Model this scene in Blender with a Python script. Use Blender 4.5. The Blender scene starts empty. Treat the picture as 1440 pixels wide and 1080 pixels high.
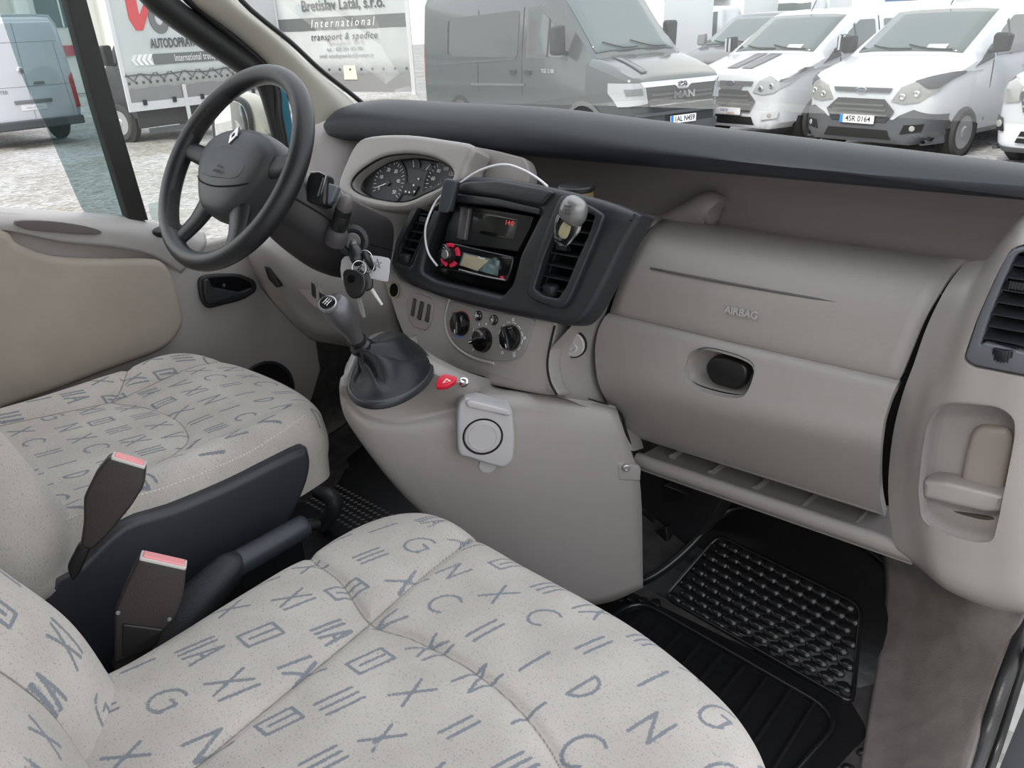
import bpy, bmesh, math, random
import numpy as np
from mathutils import Vector, Matrix
random.seed(7); np.random.seed(7)
SC = bpy.context.scene
COL = SC.collection

# ------------------------------------------------------------------ camera, sky, sun, exposure
FPX = 1123.0                       # focal length in pixels of the 1440 px wide frame
def cam_basis(pitch, roll, yaw):
    p, r, a = map(math.radians, (pitch, roll, yaw))
    d = np.array([-math.sin(a)*math.cos(p), math.cos(a)*math.cos(p), -math.sin(p)])
    R = np.array([math.cos(a), math.sin(a), 0.0]); U = np.cross(R, d)
    return d, math.cos(r)*R + math.sin(r)*U, -math.sin(r)*R + math.cos(r)*U
CAM = np.array([0.95, 0.0, 1.145])
CD, CR, CU = cam_basis(24.0, -2.5, 43.0)
cam = bpy.data.cameras.new('camera'); cam.sensor_width = 36.0; cam.lens = 36.0*FPX/1440.0
cam.clip_start = 0.02; cam.clip_end = 400
camo = bpy.data.objects.new('camera', cam); COL.objects.link(camo)
M4 = Matrix([[CR[i], CU[i], -CD[i], CAM[i]] for i in range(3)] + [[0, 0, 0, 1]])
camo.matrix_world = M4
SC.camera = camo
SUN_DIR = Vector((0.02, -0.78, 0.66)).normalized()   # towards the sun: hazy, high behind the van
w = bpy.data.worlds.new('sky'); SC.world = w; w.use_nodes = True
nt = w.node_tree; nt.nodes.clear()
wo = nt.nodes.new('ShaderNodeOutputWorld'); bg = nt.nodes.new('ShaderNodeBackground')
tc = nt.nodes.new('ShaderNodeTexCoord'); sep = nt.nodes.new('ShaderNodeSeparateXYZ')
rmp = nt.nodes.new('ShaderNodeValToRGB'); nz = nt.nodes.new('ShaderNodeTexNoise')
nz.inputs['Scale'].default_value = 2.2; nz.inputs['Detail'].default_value = 4
cr = nt.nodes.new('ShaderNodeValToRGB'); cr.color_ramp.elements[0].position = .42; cr.color_ramp.elements[1].position = .62
cr.color_ramp.elements[0].color = (.76, .83, .96, 1); cr.color_ramp.elements[1].color = (1, .97, .9, 1)
rmp.color_ramp.elements[0].position = 0.0; rmp.color_ramp.elements[0].color = (.95, .95, .92, 1)
rmp.color_ramp.elements[1].position = 0.6; rmp.color_ramp.elements[1].color = (.95, .965, 1.0, 1)
mx = nt.nodes.new('ShaderNodeMix'); mx.data_type = 'RGBA'; mx.blend_type = 'MULTIPLY'; mx.inputs[0].default_value = .8
nt.links.new(tc.outputs['Generated'], sep.inputs[0]); nt.links.new(sep.outputs['Z'], rmp.inputs[0])
nt.links.new(tc.outputs['Generated'], nz.inputs['Vector']); nt.links.new(nz.outputs['Fac'], cr.inputs[0])
nt.links.new(rmp.outputs[0], mx.inputs[6]); nt.links.new(cr.outputs[0], mx.inputs[7])
nt.links.new(mx.outputs[2], bg.inputs[0]); bg.inputs[1].default_value = 1.0
nt.links.new(bg.outputs[0], wo.inputs[0])
sun = bpy.data.lights.new('sun', 'SUN'); sun.energy = 1.2; sun.angle = math.radians(12); sun.color = (1, .95, .86)
suno = bpy.data.objects.new('sun', sun); COL.objects.link(suno)
suno.rotation_euler = (-SUN_DIR).to_track_quat('-Z', 'Y').to_euler()
vs = SC.view_settings; vs.view_transform = 'Standard'; vs.look = 'None'; vs.gamma = 1; vs.exposure = 1.15
vs.use_curve_mapping = False
SC.cycles.max_bounces = 8; SC.cycles.transparent_max_bounces = 12

# ------------------------------------------------------------------ picking helpers: where a sight line meets a plane of the van
def ray(px, py): return CD + CR*(px-720)/FPX + CU*(540-py)/FPX
def P(px, py, x=None, y=None, z=None):
    v = ray(px, py)
    k, t = (0, x) if x is not None else ((1, y) if y is not None else (2, z))
    return CAM + v*((t-CAM[k])/v[k])
def V3(*a): return np.array(a, float)
class Fr:
    """a working plane: origin, u to the right, v up, n out of the face"""
    def __init__(s, o, n, u=None):
        s.o = np.array(o, float); s.n = np.array(n, float); s.n /= np.linalg.norm(s.n)
        if u is None: u = V3(1, 0, 0)
        u = np.array(u, float); u = u - s.n*(u@s.n); s.u = u/np.linalg.norm(u); s.v = np.cross(s.n, s.u)
    def pt(s, a, b, c=0.0): return s.o + s.u*a + s.v*b + s.n*c
    def px(s, x, y, c=0.0):
        v = ray(x, y); o = s.o + s.n*c
        q = CAM + v*(((o-CAM)@s.n)/(v@s.n)) - s.o
        return (float(q@s.u), float(q@s.v))
    def pxs(s, pts, c=0.0): return [s.px(x, y, c) for x, y in pts]
    def at(s, a, b, c=0.0):
        f = Fr(s.pt(a, b, c), s.n, s.u); return f
    def M(s): return np.array([s.u, s.v, s.n]).T, s.o

# ------------------------------------------------------------------ materials
MATS = {}
def mat(name, col, rough=.5, metal=0, bump=0, bscale=200, emit=None, alpha=None, spec=.5, coat=0, var=0, vscale=8, coat_rough=.1):
    if name in MATS: return MATS[name]
    m = bpy.data.materials.new(name); m.use_nodes = True; n = m.node_tree; b = n.nodes['Principled BSDF']
    c = (col[0], col[1], col[2], 1)
    b.inputs['Base Color'].default_value = c; b.inputs['Roughness'].default_value = rough; b.inputs['Metallic'].default_value = metal
    b.inputs['Specular IOR Level'].default_value = spec; b.inputs['Coat Weight'].default_value = coat; b.inputs['Coat Roughness'].default_value = coat_rough
    if bump or var:
        t = n.nodes.new('ShaderNodeTexCoord')
    if bump:
        x = n.nodes.new('ShaderNodeTexNoise'); x.inputs['Scale'].default_value = bscale; x.inputs['Detail'].default_value = 3
        n.links.new(t.outputs['Object'], x.inputs['Vector'])
        bp = n.nodes.new('ShaderNodeBump'); bp.inputs['Strength'].default_value = bump; bp.inputs['Distance'].default_value = .002
        n.links.new(x.outputs['Fac'], bp.inputs['Height']); n.links.new(bp.outputs[0], b.inputs['Normal'])
    if var:
        x = n.nodes.new('ShaderNodeTexNoise'); x.inputs['Scale'].default_value = vscale; x.inputs['Detail'].default_value = 5
        n.links.new(t.outputs['Object'], x.inputs['Vector'])
        r = n.nodes.new('ShaderNodeValToRGB'); r.color_ramp.elements[0].position = .3; r.color_ramp.elements[1].position = .7
        r.color_ramp.elements[0].color = (c[0]*(1-var), c[1]*(1-var), c[2]*(1-var), 1)
        r.color_ramp.elements[1].color = (min(1, c[0]*(1+var)), min(1, c[1]*(1+var)), min(1, c[2]*(1+var)), 1)
        n.links.new(x.outputs['Fac'], r.inputs[0]); n.links.new(r.outputs[0], b.inputs['Base Color'])
    if emit:
        b.inputs['Emission Color'].default_value = (*emit[:3], 1); b.inputs['Emission Strength'].default_value = emit[3]
    MATS[name] = m; return m
def glass(name, tint=(1, 1, 1), refl=.1, veil=0.0, dcol=(.9, .9, .85), rough=.02):
    if name in MATS: return MATS[name]
    m = bpy.data.materials.new(name); m.use_nodes = True; n = m.node_tree; n.nodes.clear()
    o = n.nodes.new('ShaderNodeOutputMaterial'); t = n.nodes.new('ShaderNodeBsdfTransparent'); g = n.nodes.new('ShaderNodeBsdfGlossy')
    t.inputs[0].default_value = (*tint, 1); g.inputs['Roughness'].default_value = rough
    f = n.nodes.new('ShaderNodeFresnel'); f.inputs[0].default_value = 1.45
    mu = n.nodes.new('ShaderNodeMath'); mu.operation = 'MULTIPLY'; mu.inputs[1].default_value = refl*10
    n.links.new(f.outputs[0], mu.inputs[0])
    mu.use_clamp = True
    a = n.nodes.new('ShaderNodeMixShader'); n.links.new(mu.outputs[0], a.inputs[0]); n.links.new(t.outputs[0], a.inputs[1]); n.links.new(g.outputs[0], a.inputs[2])
    out = a
    if veil:  # pale diffuse layer mixed in to imitate the glare haze of the panes
        dd = n.nodes.new('ShaderNodeBsdfDiffuse'); dd.inputs[0].default_value = (*dcol, 1)
        tt = n.nodes.new('ShaderNodeBsdfTranslucent'); tt.inputs[0].default_value = (*dcol, 1)
        ad = n.nodes.new('ShaderNodeMixShader'); ad.inputs[0].default_value = .7
        n.links.new(dd.outputs[0], ad.inputs[1]); n.links.new(tt.outputs[0], ad.inputs[2])
        b = n.nodes.new('ShaderNodeMixShader'); b.inputs[0].default_value = veil
        n.links.new(a.outputs[0], b.inputs[1]); n.links.new(ad.outputs[0], b.inputs[2]); out = b
    n.links.new(out.outputs[0], o.inputs[0]); MATS[name] = m; return m

GREY = mat('grey_plastic', (.295, .275, .263), .36, bump=.25, bscale=900, spec=.6)
GREYD = mat('taupe_plastic', (.27, .245, .24), .6, bump=.25, bscale=900, spec=.35)
GREYL = mat('light_plastic', (.40, .38, .37), .42, bump=.2, bscale=900)
DARK = mat('dark_plastic', (.019, .021, .026), .42, bump=.2, bscale=900)
BROW = mat('brow_plastic', (.021, .024, .031), .5, bump=.2, bscale=900)
BLACK = mat('black_plastic', (.012, .012, .013), .35)
PIANO = mat('gloss_black', (.006, .006, .007), .08, spec=.6)
VOID = mat('void_black', (.004, .004, .005), .8, spec=.1)
SEAM = mat('gap_black', (.02, .018, .017), .8, spec=.1)
RUBBER = mat('black_rubber', (.016, .016, .018), .38, bump=.2, bscale=400)
LEATHER = mat('black_leather', (.017, .018, .021), .38, bump=.5, bscale=700, spec=.5)
CARPET = mat('shaded_carpet', (.06, .055, .054), .95, bump=1, bscale=700, var=.25, vscale=30, spec=.1)  # carpet colour darkened to carry the shade of the footwell
CARPG = mat('grey_carpet', (.17, .155, .148), .95, bump=1, bscale=700, var=.15, vscale=25, spec=.1)
CHROME = mat('chrome', (.75, .75, .76), .15, metal=1)
SILVER = mat('satin_silver', (.42, .42, .43), .32, metal=.7)
WHITE = mat('white_plastic', (.75, .75, .76), .35)
PALEG = mat('pale_grey_plastic', (.47, .455, .47), .4)
DOORF = mat('door_fabric', (.41, .36, .31), .9, bump=.4, bscale=1200, var=.05, vscale=12, spec=.15)
DOORP = mat('door_plastic', (.35, .325, .31), .5, bump=.25, bscale=800)
PINK = mat('faded_red_plastic', (.85, .32, .33), .4)
REDP = mat('red_plastic', (.65, .02, .05), .25)
PRINT = mat('white_print', (.8, .8, .8), .5)
PRINTK = mat('black_print', (.015, .015, .015), .6)

# ------------------------------------------------------------------ mesh helpers
LOCAL = [False]                    # True while a vehicle outside is built in its own coordinates
def link(o, parent=None):
    COL.objects.link(o)
    if parent is not None:
        o.parent = parent
        if not LOCAL[0]: o.matrix_parent_inverse = world_inv(parent)
    return o
def world_inv(o):
    m = Matrix.Identity(4)
    while o is not None:
        m = (o.matrix_parent_inverse @ o.matrix_basis if o.parent else o.matrix_basis.copy()) @ m; o = o.parent
    return m.inverted()
def mesh(name, verts, faces, m, parent=None, smooth=True, angle=40, local=False, mods=()):
    me = bpy.data.meshes.new(name)
    me.from_pydata([tuple(map(float, v)) for v in verts], [], [tuple(f) for f in faces]); me.update()
    return finish(name, me, m, parent, smooth, angle, local)
def finish(name, me, m, parent=None, smooth=True, angle=40, local=False):
    bm = bmesh.new(); bm.from_mesh(me); bmesh.ops.recalc_face_normals(bm, faces=bm.faces); bm.to_mesh(me); bm.free()
    if smooth:
        me.shade_smooth(); me.set_sharp_from_angle(angle=math.radians(angle))
    me.materials.append(m)
    o = bpy.data.objects.new(name, me)
    return link(o, parent)
def tag(o, label=None, cat=None, group=None, kind=None):
    if label: o['label'] = label
    if cat: o['category'] = cat
    if group: o['group'] = group
    if kind: o['kind'] = kind
    return o
def thing(name, loc, label, cat, group=None, rot=None, M=None, kind=None):
    o = bpy.data.objects.new(name, None); COL.objects.link(o); o.empty_display_size = .05
    if M is not None: o.matrix_world = M; o.matrix_basis = M
    else:
        o.location = tuple(map(float, loc))
        o.matrix_basis = Matrix.Translation(Vector(tuple(map(float, loc))))
    return tag(o, label, cat, group, kind)
def join(parts):
    """several (verts, faces) into one"""
    vs_, fs = [], []
    for v, f in parts:
        k = len(vs_); vs_ += [tuple(p) for p in v]; fs += [tuple(i+k for i in q) for q in f]
    return vs_, fs
def cat1(pts, n, closed=False):
    pts = [np.array(p, float) for p in pts]; N = len(pts); out = []
    rng = range(N if closed else N-1)
    for i in rng:
        if closed: p0, p1, p2, p3 = pts[(i-1) % N], pts[i], pts[(i+1) % N], pts[(i+2) % N]
        else: p0, p1, p2, p3 = pts[max(i-1, 0)], pts[i], pts[i+1], pts[min(i+2, N-1)]
        for k in range(n):
            t = k/n
            out.append(.5*((2*p1)+(-p0+p2)*t+(2*p0-5*p1+4*p2-p3)*t*t+(-p0+3*p1-3*p2+p3)*t**3))
    if not closed: out.append(pts[-1])
    return out
def roundpoly(pts, r, n=4):
    pts = [np.array(p, float) for p in pts]; N = len(pts); out = []
    for i in range(N):
        p0, p1, p2 = pts[i-1], pts[i], pts[(i+1) % N]
        a = p0-p1; b = p2-p1; la, lb = np.linalg.norm(a), np.linalg.norm(b)
        rr = min(r[i] if isinstance(r, (list, tuple)) else r, la*.48, lb*.48)
        A = p1+a/la*rr; B = p1+b/lb*rr
        for k in range(n+1):
            t = k/n; out.append((1-t)**2*A+2*t*(1-t)*p1+t*t*B)
    return out
def grid_faces(nr, nc, closed=False):
    f = []
    for i in range(nr-1):
        for j in range(nc if closed else nc-1):
            a = i*nc+j; b = i*nc+(j+1) % nc; f.append((a, b, b+nc, a+nc))
    return f
def loft(rings, closed=True, caps=True, n1=1, n2=1):
    if n2 > 1: rings = [cat1(r, n2, closed) for r in rings]
    if n1 > 1:
        cols = list(zip(*rings)); cols = [cat1(c, n1) for c in cols]; rings = list(zip(*cols))
    nr, nc = len(rings), len(rings[0]); v = [p for r in rings for p in r]; f = grid_faces(nr, nc, closed)
    if closed and caps: f.append(tuple(range(nc-1, -1, -1))); f.append(tuple((nr-1)*nc+i for i in range(nc)))
    return v, f
def patch(name, rows, m, parent=None, n1=6, n2=6, thick=0, angle=50, bevel=0):
    v, f = loft(rows, closed=False, n1=n1, n2=n2)
    o = mesh(name, v, f, m, parent, angle=angle)
    if thick:
        s = o.modifiers.new('s', 'SOLIDIFY'); s.thickness = abs(thick); s.offset = -1 if thick > 0 else 1
        if bevel:
            b = o.modifiers.new('b', 'BEVEL'); b.width = bevel; b.segments = 2; b.limit_method = 'ANGLE'; b.angle_limit = math.radians(50)
    return o
def tube_vf(pts, rad, n=10, sm=4, closed=False, caps=True, flat=1.0, upv=(0, 0, 1)):
    pts = [np.array(p, float) for p in pts]
    if not isinstance(rad, (list, tuple)): rad = [rad]*len(pts)
    q = [np.append(p, r) for p, r in zip(pts, rad)]
    if sm > 1: q = cat1(q, sm, closed)
    N = len(q); rings = []; pu = None
    for i in range(N):
        a = q[(i-1) % N if closed else max(i-1, 0)][:3]; b = q[(i+1) % N if closed else min(i+1, N-1)][:3]
        t = b-a; t /= (np.linalg.norm(t)+1e-12)
        if pu is None:
            h = np.array(upv, float)
            if abs(h@t) > .95: h = V3(1, 0, 0)
            u = h-t*(h@t)
        else: u = pu-t*(pu@t)
        u /= np.linalg.norm(u); pu = u; w_ = np.cross(t, u); r = q[i][3]
        rings.append([q[i][:3]+r*(math.cos(2*math.pi*k/n)*u*flat+math.sin(2*math.pi*k/n)*w_) for k in range(n)])
    if closed: rings.append(rings[0])
    return loft(rings, True, caps and not closed)
def tube(name, pts, rad, m, parent=None, **k):
    v, f = tube_vf(pts, rad, **k); return mesh(name, v, f, m, parent, angle=60)
def lathe_vf(prof, fr, n=32):
    """prof: (radius, height along fr.n)"""
    rings = [[fr.pt(r*math.cos(2*math.pi*k/n), r*math.sin(2*math.pi*k/n), h) for k in range(n)] for r, h in prof]
    return loft(rings, True, True)
def lathe(name, prof, fr, m, parent=None, n=32, angle=35):
    v, f = lathe_vf(prof, fr, n); return mesh(name, v, f, m, parent, angle=angle)
def box_vf(fr, a0, a1, b0, b1, c0, c1):
    v = [fr.pt(a, b, c) for a in (a0, a1) for b in (b0, b1) for c in (c0, c1)]
    return v, [(0, 1, 3, 2), (4, 6, 7, 5), (0, 4, 5, 1), (2, 3, 7, 6), (0, 2, 6, 4), (1, 5, 7, 3)]
def box(name, fr, a0, a1, b0, b1, c0, c1, m, parent=None, bev=0.0, seg=2):
    v, f = box_vf(fr, a0, a1, b0, b1, c0, c1)
    o = mesh(name, v, f, m, parent, angle=35)
    if bev:
        me = o.data; bm = bmesh.new(); bm.from_mesh(me)
        bmesh.ops.bevel(bm, geom=bm.edges[:], offset=bev, segments=seg, affect='EDGES', profile=.5)
        bm.to_mesh(me); bm.free(); me.shade_smooth(); me.set_sharp_from_angle(angle=math.radians(35))
    return o
def plate_me(outer, holes, c0, c1, bev=0.0, seg=2):
    cu = bpy.data.curves.new('tmp', 'CURVE'); cu.dimensions = '2D'; cu.fill_mode = 'BOTH'
    for lp in [outer]+list(holes):
        s = cu.splines.new('POLY'); s.points.add(len(lp)-1); s.use_cyclic_u = True
        for i, p in enumerate(lp): s.points[i].co = (float(p[0]), float(p[1]), 0, 1)
    h = (c1-c0)/2; bev = min(bev, h*.95)
    cu.extrude = h-bev; cu.bevel_depth = bev; cu.bevel_resolution = seg; cu.offset = -bev
    o = bpy.data.objects.new('tmp', cu); me = bpy.data.meshes.new_from_object(o)
    bpy.data.objects.remove(o); bpy.data.curves.remove(cu)
    co = np.empty(len(me.vertices)*3, 'f'); me.vertices.foreach_get('co', co); co = co.reshape(-1, 3); co[:, 2] += (c0+c1)/2
    return me, co
def plate(name, fr, outer, m, parent=None, c0=-.01, c1=0.0, holes=(), bev=.002, seg=2, bend=None, angle=40):
    me, co = plate_me(outer, holes, c0, c1, bev, seg)
    if bend is not None: co = bend(co)
    A, o = fr.M(); co = (co @ A.T + o).astype('f')
    me.vertices.foreach_set('co', co.ravel()); me.name = name
    bm = bmesh.new(); bm.from_mesh(me); bmesh.ops.remove_doubles(bm, verts=bm.verts, dist=1e-5); bm.to_mesh(me); bm.free()
    return finish(name, me, m, parent, True, angle)
def circle(cx, cy, r, n=28, ry=None, rot=0):
    ry = ry or r; c, s = math.cos(rot), math.sin(rot)
    return [(cx+r*math.cos(t)*c-ry*math.sin(t)*s, cy+r*math.cos(t)*s+ry*math.sin(t)*c) for t in (2*math.pi*k/n for k in range(n))]
def text(name, body, fr, a, b, size, m, parent=None, c=.0008, align='CENTER', rot=0, shear=0, extr=.0003, spacing=1.0, sx=1.0, bold=0.0):
    cu = bpy.data.curves.new('tmp', 'FONT'); cu.body = body; cu.size = size; cu.align_x = align; cu.align_y = 'CENTER'; cu.extrude = extr
    cu.shear = shear; cu.space_character = spacing; cu.resolution_u = 3; cu.offset = bold
    o = bpy.data.objects.new('tmp', cu)
    me = bpy.data.meshes.new_from_object(o)
    bpy.data.objects.remove(o); bpy.data.curves.remove(cu)
    co = np.empty(len(me.vertices)*3, 'f'); me.vertices.foreach_get('co', co); co = co.reshape(-1, 3)
    co[:, 0] *= sx
    cs, sn = math.cos(rot), math.sin(rot); x = co[:, 0]*cs-co[:, 1]*sn+a; y = co[:, 0]*sn+co[:, 1]*cs+b
    co = np.stack([x, y, co[:, 2]+c], 1); A, o_ = fr.M(); co = (co @ A.T+o_).astype('f'); me.vertices.foreach_set('co', co.ravel())
    me.name = name; me.materials.clear(); me.materials.append(m)
    ob = bpy.data.objects.new(name, me); return link(ob, parent)

def bake(o):
    dg = bpy.context.evaluated_depsgraph_get(); me = bpy.data.meshes.new_from_object(o.evaluated_get(dg))
    o.modifiers.clear(); o.data = me; return o
def cut(o, fr, outline, c0, c1):
    """press a hole of this outline through the part"""
    bpy.context.view_layer.update()
    k = LOCAL[0]; LOCAL[0] = True
    t = plate('cutter', fr, outline, SEAM, None, c0, c1, bev=0); LOCAL[0] = k
    b = o.modifiers.new('b', 'BOOLEAN'); b.operation = 'DIFFERENCE'; b.object = t; b.solver = 'EXACT'
    bpy.context.view_layer.update(); bake(o); bpy.data.objects.remove(t)
    o.data.shade_smooth(); o.data.set_sharp_from_angle(angle=math.radians(40)); return o
def bowl(name, fr, outline, depth, m, parent=None, taper=.8, c=0.0, lip=.0):
    pts = [np.array(p) for p in outline]; cen = sum(pts)/len(pts); rings = []
    for k, d in ((1.02, 0), (1.0, -.1), ((1+taper)/2+.06, -.6), (taper+.03, -.93), (taper-.04, -1.0)):
        rings.append([fr.pt(*(cen+(p-cen)*k), c+d*depth) for p in pts])
    v, f = loft(rings, True, False); n = len(pts); f.append(tuple(4*n+i for i in range(n)))
    return mesh(name, v, f, m, parent, angle=60)
# ================================================================== THE VAN: shell and setting
def tri_z(x, tab): return float(np.interp(x, [t[0] for t in tab], [t[1] for t in tab]))
rows = []
for y, dz in ((-.45, 0), (.5, 0), (1.0, 0), (1.14, .0), (1.25, .03), (1.42, .15), (1.58, .36), (1.64, .62), (1.66, .85)):
    rows.append([V3(x, y, dz+z_) for x, z_ in ((-.84, .10), (-.78, .02), (-.4, 0), (0, 0), (.4, 0), (.64, 0), (.74, .02), (.81, .07), (.865, .11))])
tag(patch('floor', rows, CARPET, n1=3, n2=2, thick=.02), kind='structure')
tag(patch('wall_front', [[V3(x, 1.50, z) for z in (-.02, .3, .6, .88)] for x in (-.98, -.4, .2, .9)], CARPET, n1=1, n2=1, thick=.01), kind='structure')
tag(patch('wall_left', [[V3(-.86-.06*(z<.2), y, z) for z in (-.02, .2, .55)] for y in (-.5, .5, 1.0, 1.55)], CARPET, n1=1, n2=1, thick=.01), kind='structure')
# roof and bulkhead of the van (above and behind the camera's view)
HEADL = mat('headliner', (.42, .41, .38), .9)
tag(patch('ceiling', [[V3(x, y, z-.08*(abs(x)/.82)**3) for y, z in ((.66, 1.62), (.5, 1.66), (.1, 1.70), (-.5, 1.70))] for x in (-.82, -.5, 0, .5, .84)], HEADL, n1=2, n2=2, thick=.03), kind='structure')
tag(patch('wall_rear', [[V3(x, -.5, z) for z in (0, .8, 1.68)] for x in (-.85, 0, .85)], HEADL, n1=1, n2=1, thick=.03), kind='structure')
# sill carpet at the passenger door
rows = [[P(1195, 1200, z=.03), P(1226, 1000, z=.03), P(1248, 870, z=.10), P(1250, 800, z=.19), P(1240, 750, z=.26)],
        [P(1225, 1180, z=.04), P(1265, 1000, z=.05), P(1290, 880, z=.13), P(1310, 830, z=.21), P(1310, 780, z=.30)],
        [P(1250, 1180, z=.06), P(1310, 1030, z=.085), P(1350, 930, z=.15), P(1375, 880, z=.22), P(1385, 820, z=.31)],
        [P(1330, 1200, z=.12), P(1375, 1050, z=.13), P(1405, 950, z=.18), P(1440, 870, z=.26), P(1460, 800, z=.30)]]
tag(patch('wall_right', rows, CARPG, n1=5, n2=5, thick=-.01), kind='structure')
seal = thing('door_seal', P(1390, 1080, x=.87), 'black rubber door seal running up the passenger sill at right', 'seal')
tube('seal_bead', [P(1352, 1120, x=.86), P(1385, 1040, x=.86), P(1412, 960, x=.86), P(1450, 860, x=.86)], .012, RUBBER, seal)
tube('seal_lip', [P(1377, 1120, x=.875), P(1403, 1050, x=.875), P(1428, 970, x=.875), P(1460, 870, x=.875)], .007, BLACK, seal)
tag(mesh('sill', *box_vf(Fr((.905, .9, .05), (0, 0, 1), (1, 0, 0)), -.02, .03, -1.2, .9, -.1, .0), mat('sill_dark', (.03, .032, .035), .4)), kind='structure')

# driver's door (setting: door_1)
DF = Fr((-.83, .8, .5), (1, 0, 0), (0, 1, 0))
door = bpy.data.objects.new('door_1', None); COL.objects.link(door); door.location = (-.83, .8, .5)
door.matrix_basis = Matrix.Translation((-.83, .8, .5)); tag(door, 'driver side door with beige fabric insert and grey trim', None, kind='structure')
out = DF.pxs([(-60, 291), (0, 299), (60, 303), (120, 307), (178, 312), (230, 325), (280, 345), (320, 335), (380, 335), (400, 398), (400, 437), (430, 466), (446, 480), (452, 520), (440, 560), (425, 590), (430, 640)]) + [(.15, -.48), (-.65, -.48), (-.65, .4)]
plate('door_panel', DF, out, DOORP, door, -.03, 0, bev=.008)
rows = [[DF.pt(*DF.px(x, y), c) for x, y, c in r] for r in (
    [(-70, 284, -.04), (0, 293, -.04), (90, 299, -.04), (178, 305, -.04), (240, 318, -.04), (300, 330, -.04)],
    [(-70, 294, .0), (0, 301, .0), (90, 306, .0), (178, 312, .0), (235, 326, .0), (290, 345, 0)],
    [(-70, 312, .02), (0, 312, .02), (90, 317, .02), (170, 325, .02), (225, 341, .015), (270, 365, .005)],
    [(-70, 325, .02), (0, 322, .02), (80, 338, .02), (150, 345, .022), (210, 358, .015), (255, 385, .0)])]
rail = patch('door_rail', rows, GREYL, door, 4, 6, thick=.02)
ins = cat1([np.array(p) for p in DF.pxs([(-60, 322), (0, 322), (22, 341), (70, 358), (140, 362), (200, 362), (224, 368), (238, 392), (248, 430), (251, 452), (238, 475), (215, 492), (150, 516), (70, 546), (0, 570), (-60, 590)])], 4, True)
plate('fabric_insert', DF, ins, DOORF, door, -.005, .03, bev=.018, seg=4)
gr = cat1([np.array(p) for p in DF.pxs([(22, 311), (70, 311), (120, 318), (143, 326), (130, 330), (80, 327), (35, 322)], .025)], 3, True)
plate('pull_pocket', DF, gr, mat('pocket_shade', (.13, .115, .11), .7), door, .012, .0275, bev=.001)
hn = roundpoly(DF.pxs([(275, 388), (300, 384), (335, 384), (357, 394), (359, 408), (340, 421), (288, 434), (279, 420)]), .02)
plate('handle_bezel', DF, hn, DARK, door, 0, .012, bev=.005)
c = sum(np.array(p) for p in hn)/len(hn)
plate('handle_recess', DF, [c+(np.array(p)-c)*.8 for p in hn], VOID, door, .008, .0125, bev=0)
hl = roundpoly(DF.pxs([(283, 393), (290, 390), (296, 403), (335, 410), (352, 403), (352, 411), (333, 420), (290, 428), (284, 415)], .012), .006)
plate('door_handle', DF, hl, DARK, door, .01, .024, bev=.004)
lathe('lock_knob', [(.004, 0), (.006, .004), (.003, .008), (0.0001, .009)], DF.at(*DF.px(314, 402, .012), .012), BLACK, door, 12)
sp = DF.px(372, 553)
plate('speaker_ring', DF, circle(*sp, .088, 40), DARK, door, 0, .008, [circle(*sp, .078, 40)], bev=.003)
plate('speaker_mesh', DF, circle(*sp, .079, 40), BLACK, door, -.004, .003, bev=0)
ss = thing('window_switch', DF.pt(*DF.px(235, 320)), 'black oval switch on the driver door top by the wheel', 'switch')
plate('switch_body', Fr(DF.pt(*DF.px(232, 322), .012), (.6, 0, .8), (0, 1, 0)), circle(0, 0, .035, 20, .012), DARK, ss, -.012, .006, bev=.003)
# window frame, divider bar, glass
WF = Fr((-.86, .8, .9), (1, 0, 0), (0, 1, 0))
fr_pts = WF.pxs([(205, -40), (222, 0), (353, 96), (372, 118), (382, 160), (392, 206), (395, 240)])
tube('window_frame', [WF.pt(a, b) for a, b in fr_pts], [.03, .03, .028, .022, .015, .013, .013], mat('frame_black', (.014, .014, .014), .5), door, upv=(1, 0, 0))
tube('window_seal', [WF.pt(a, b, .012) for a, b in WF.pxs([(235, -40), (262, 0), (363, 86), (384, 125), (388, 160), (396, 206), (398, 240)])], .011, RUBBER, door, upv=(1, 0, 0))
bar = WF.pxs([(84, -60), (90, 0), (130, 150), (178, 309), (206, 309), (168, 180), (119, 0), (108, -60)])
plate('divider_bar', WF, bar, mat('bar_black', (.018, .017, .016), .55), door, -.02, .012, bev=.004)
win = bpy.data.objects.new('window_1', None); COL.objects.link(win); win.location = (-.86, .8, .9); win.matrix_basis = Matrix.Translation((-.86, .8, .9))
tag(win, 'driver door window with tinted pane standing in for a reflection', None, kind='structure')
plate('fixed_pane', WF, WF.pxs([(118, -60), (200, -60), (222, 0), (353, 96), (380, 160), (392, 225), (240, 322), (206, 309), (119, 0)]), glass('side_glass', (.97, .98, .97), .03, .02), win, -.003, .001, bev=0)
sl = roundpoly(WF.pxs([(-70, -60), (88, -60), (92, 0), (176, 308), (121, 302), (112, 285), (60, 165), (33, 110), (0, 15), (-70, -100)], -.01), .015)
plate('reflection_pane', WF, sl, glass('reflection_tint', (.62, .69, .70), .06, .03, (.3, .4, .38)), win, -.015, -.010, bev=0)  # smoky tint of this pane stands in for a reflection on the glass
plate('grime_corner', WF, roundpoly(WF.pxs([(207, 285), (236, 284), (240, 318), (212, 308)]), .01), glass('decal_glass', (.8, .86, .88), .05, .25), win, .0015, .002, bev=0)

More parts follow.
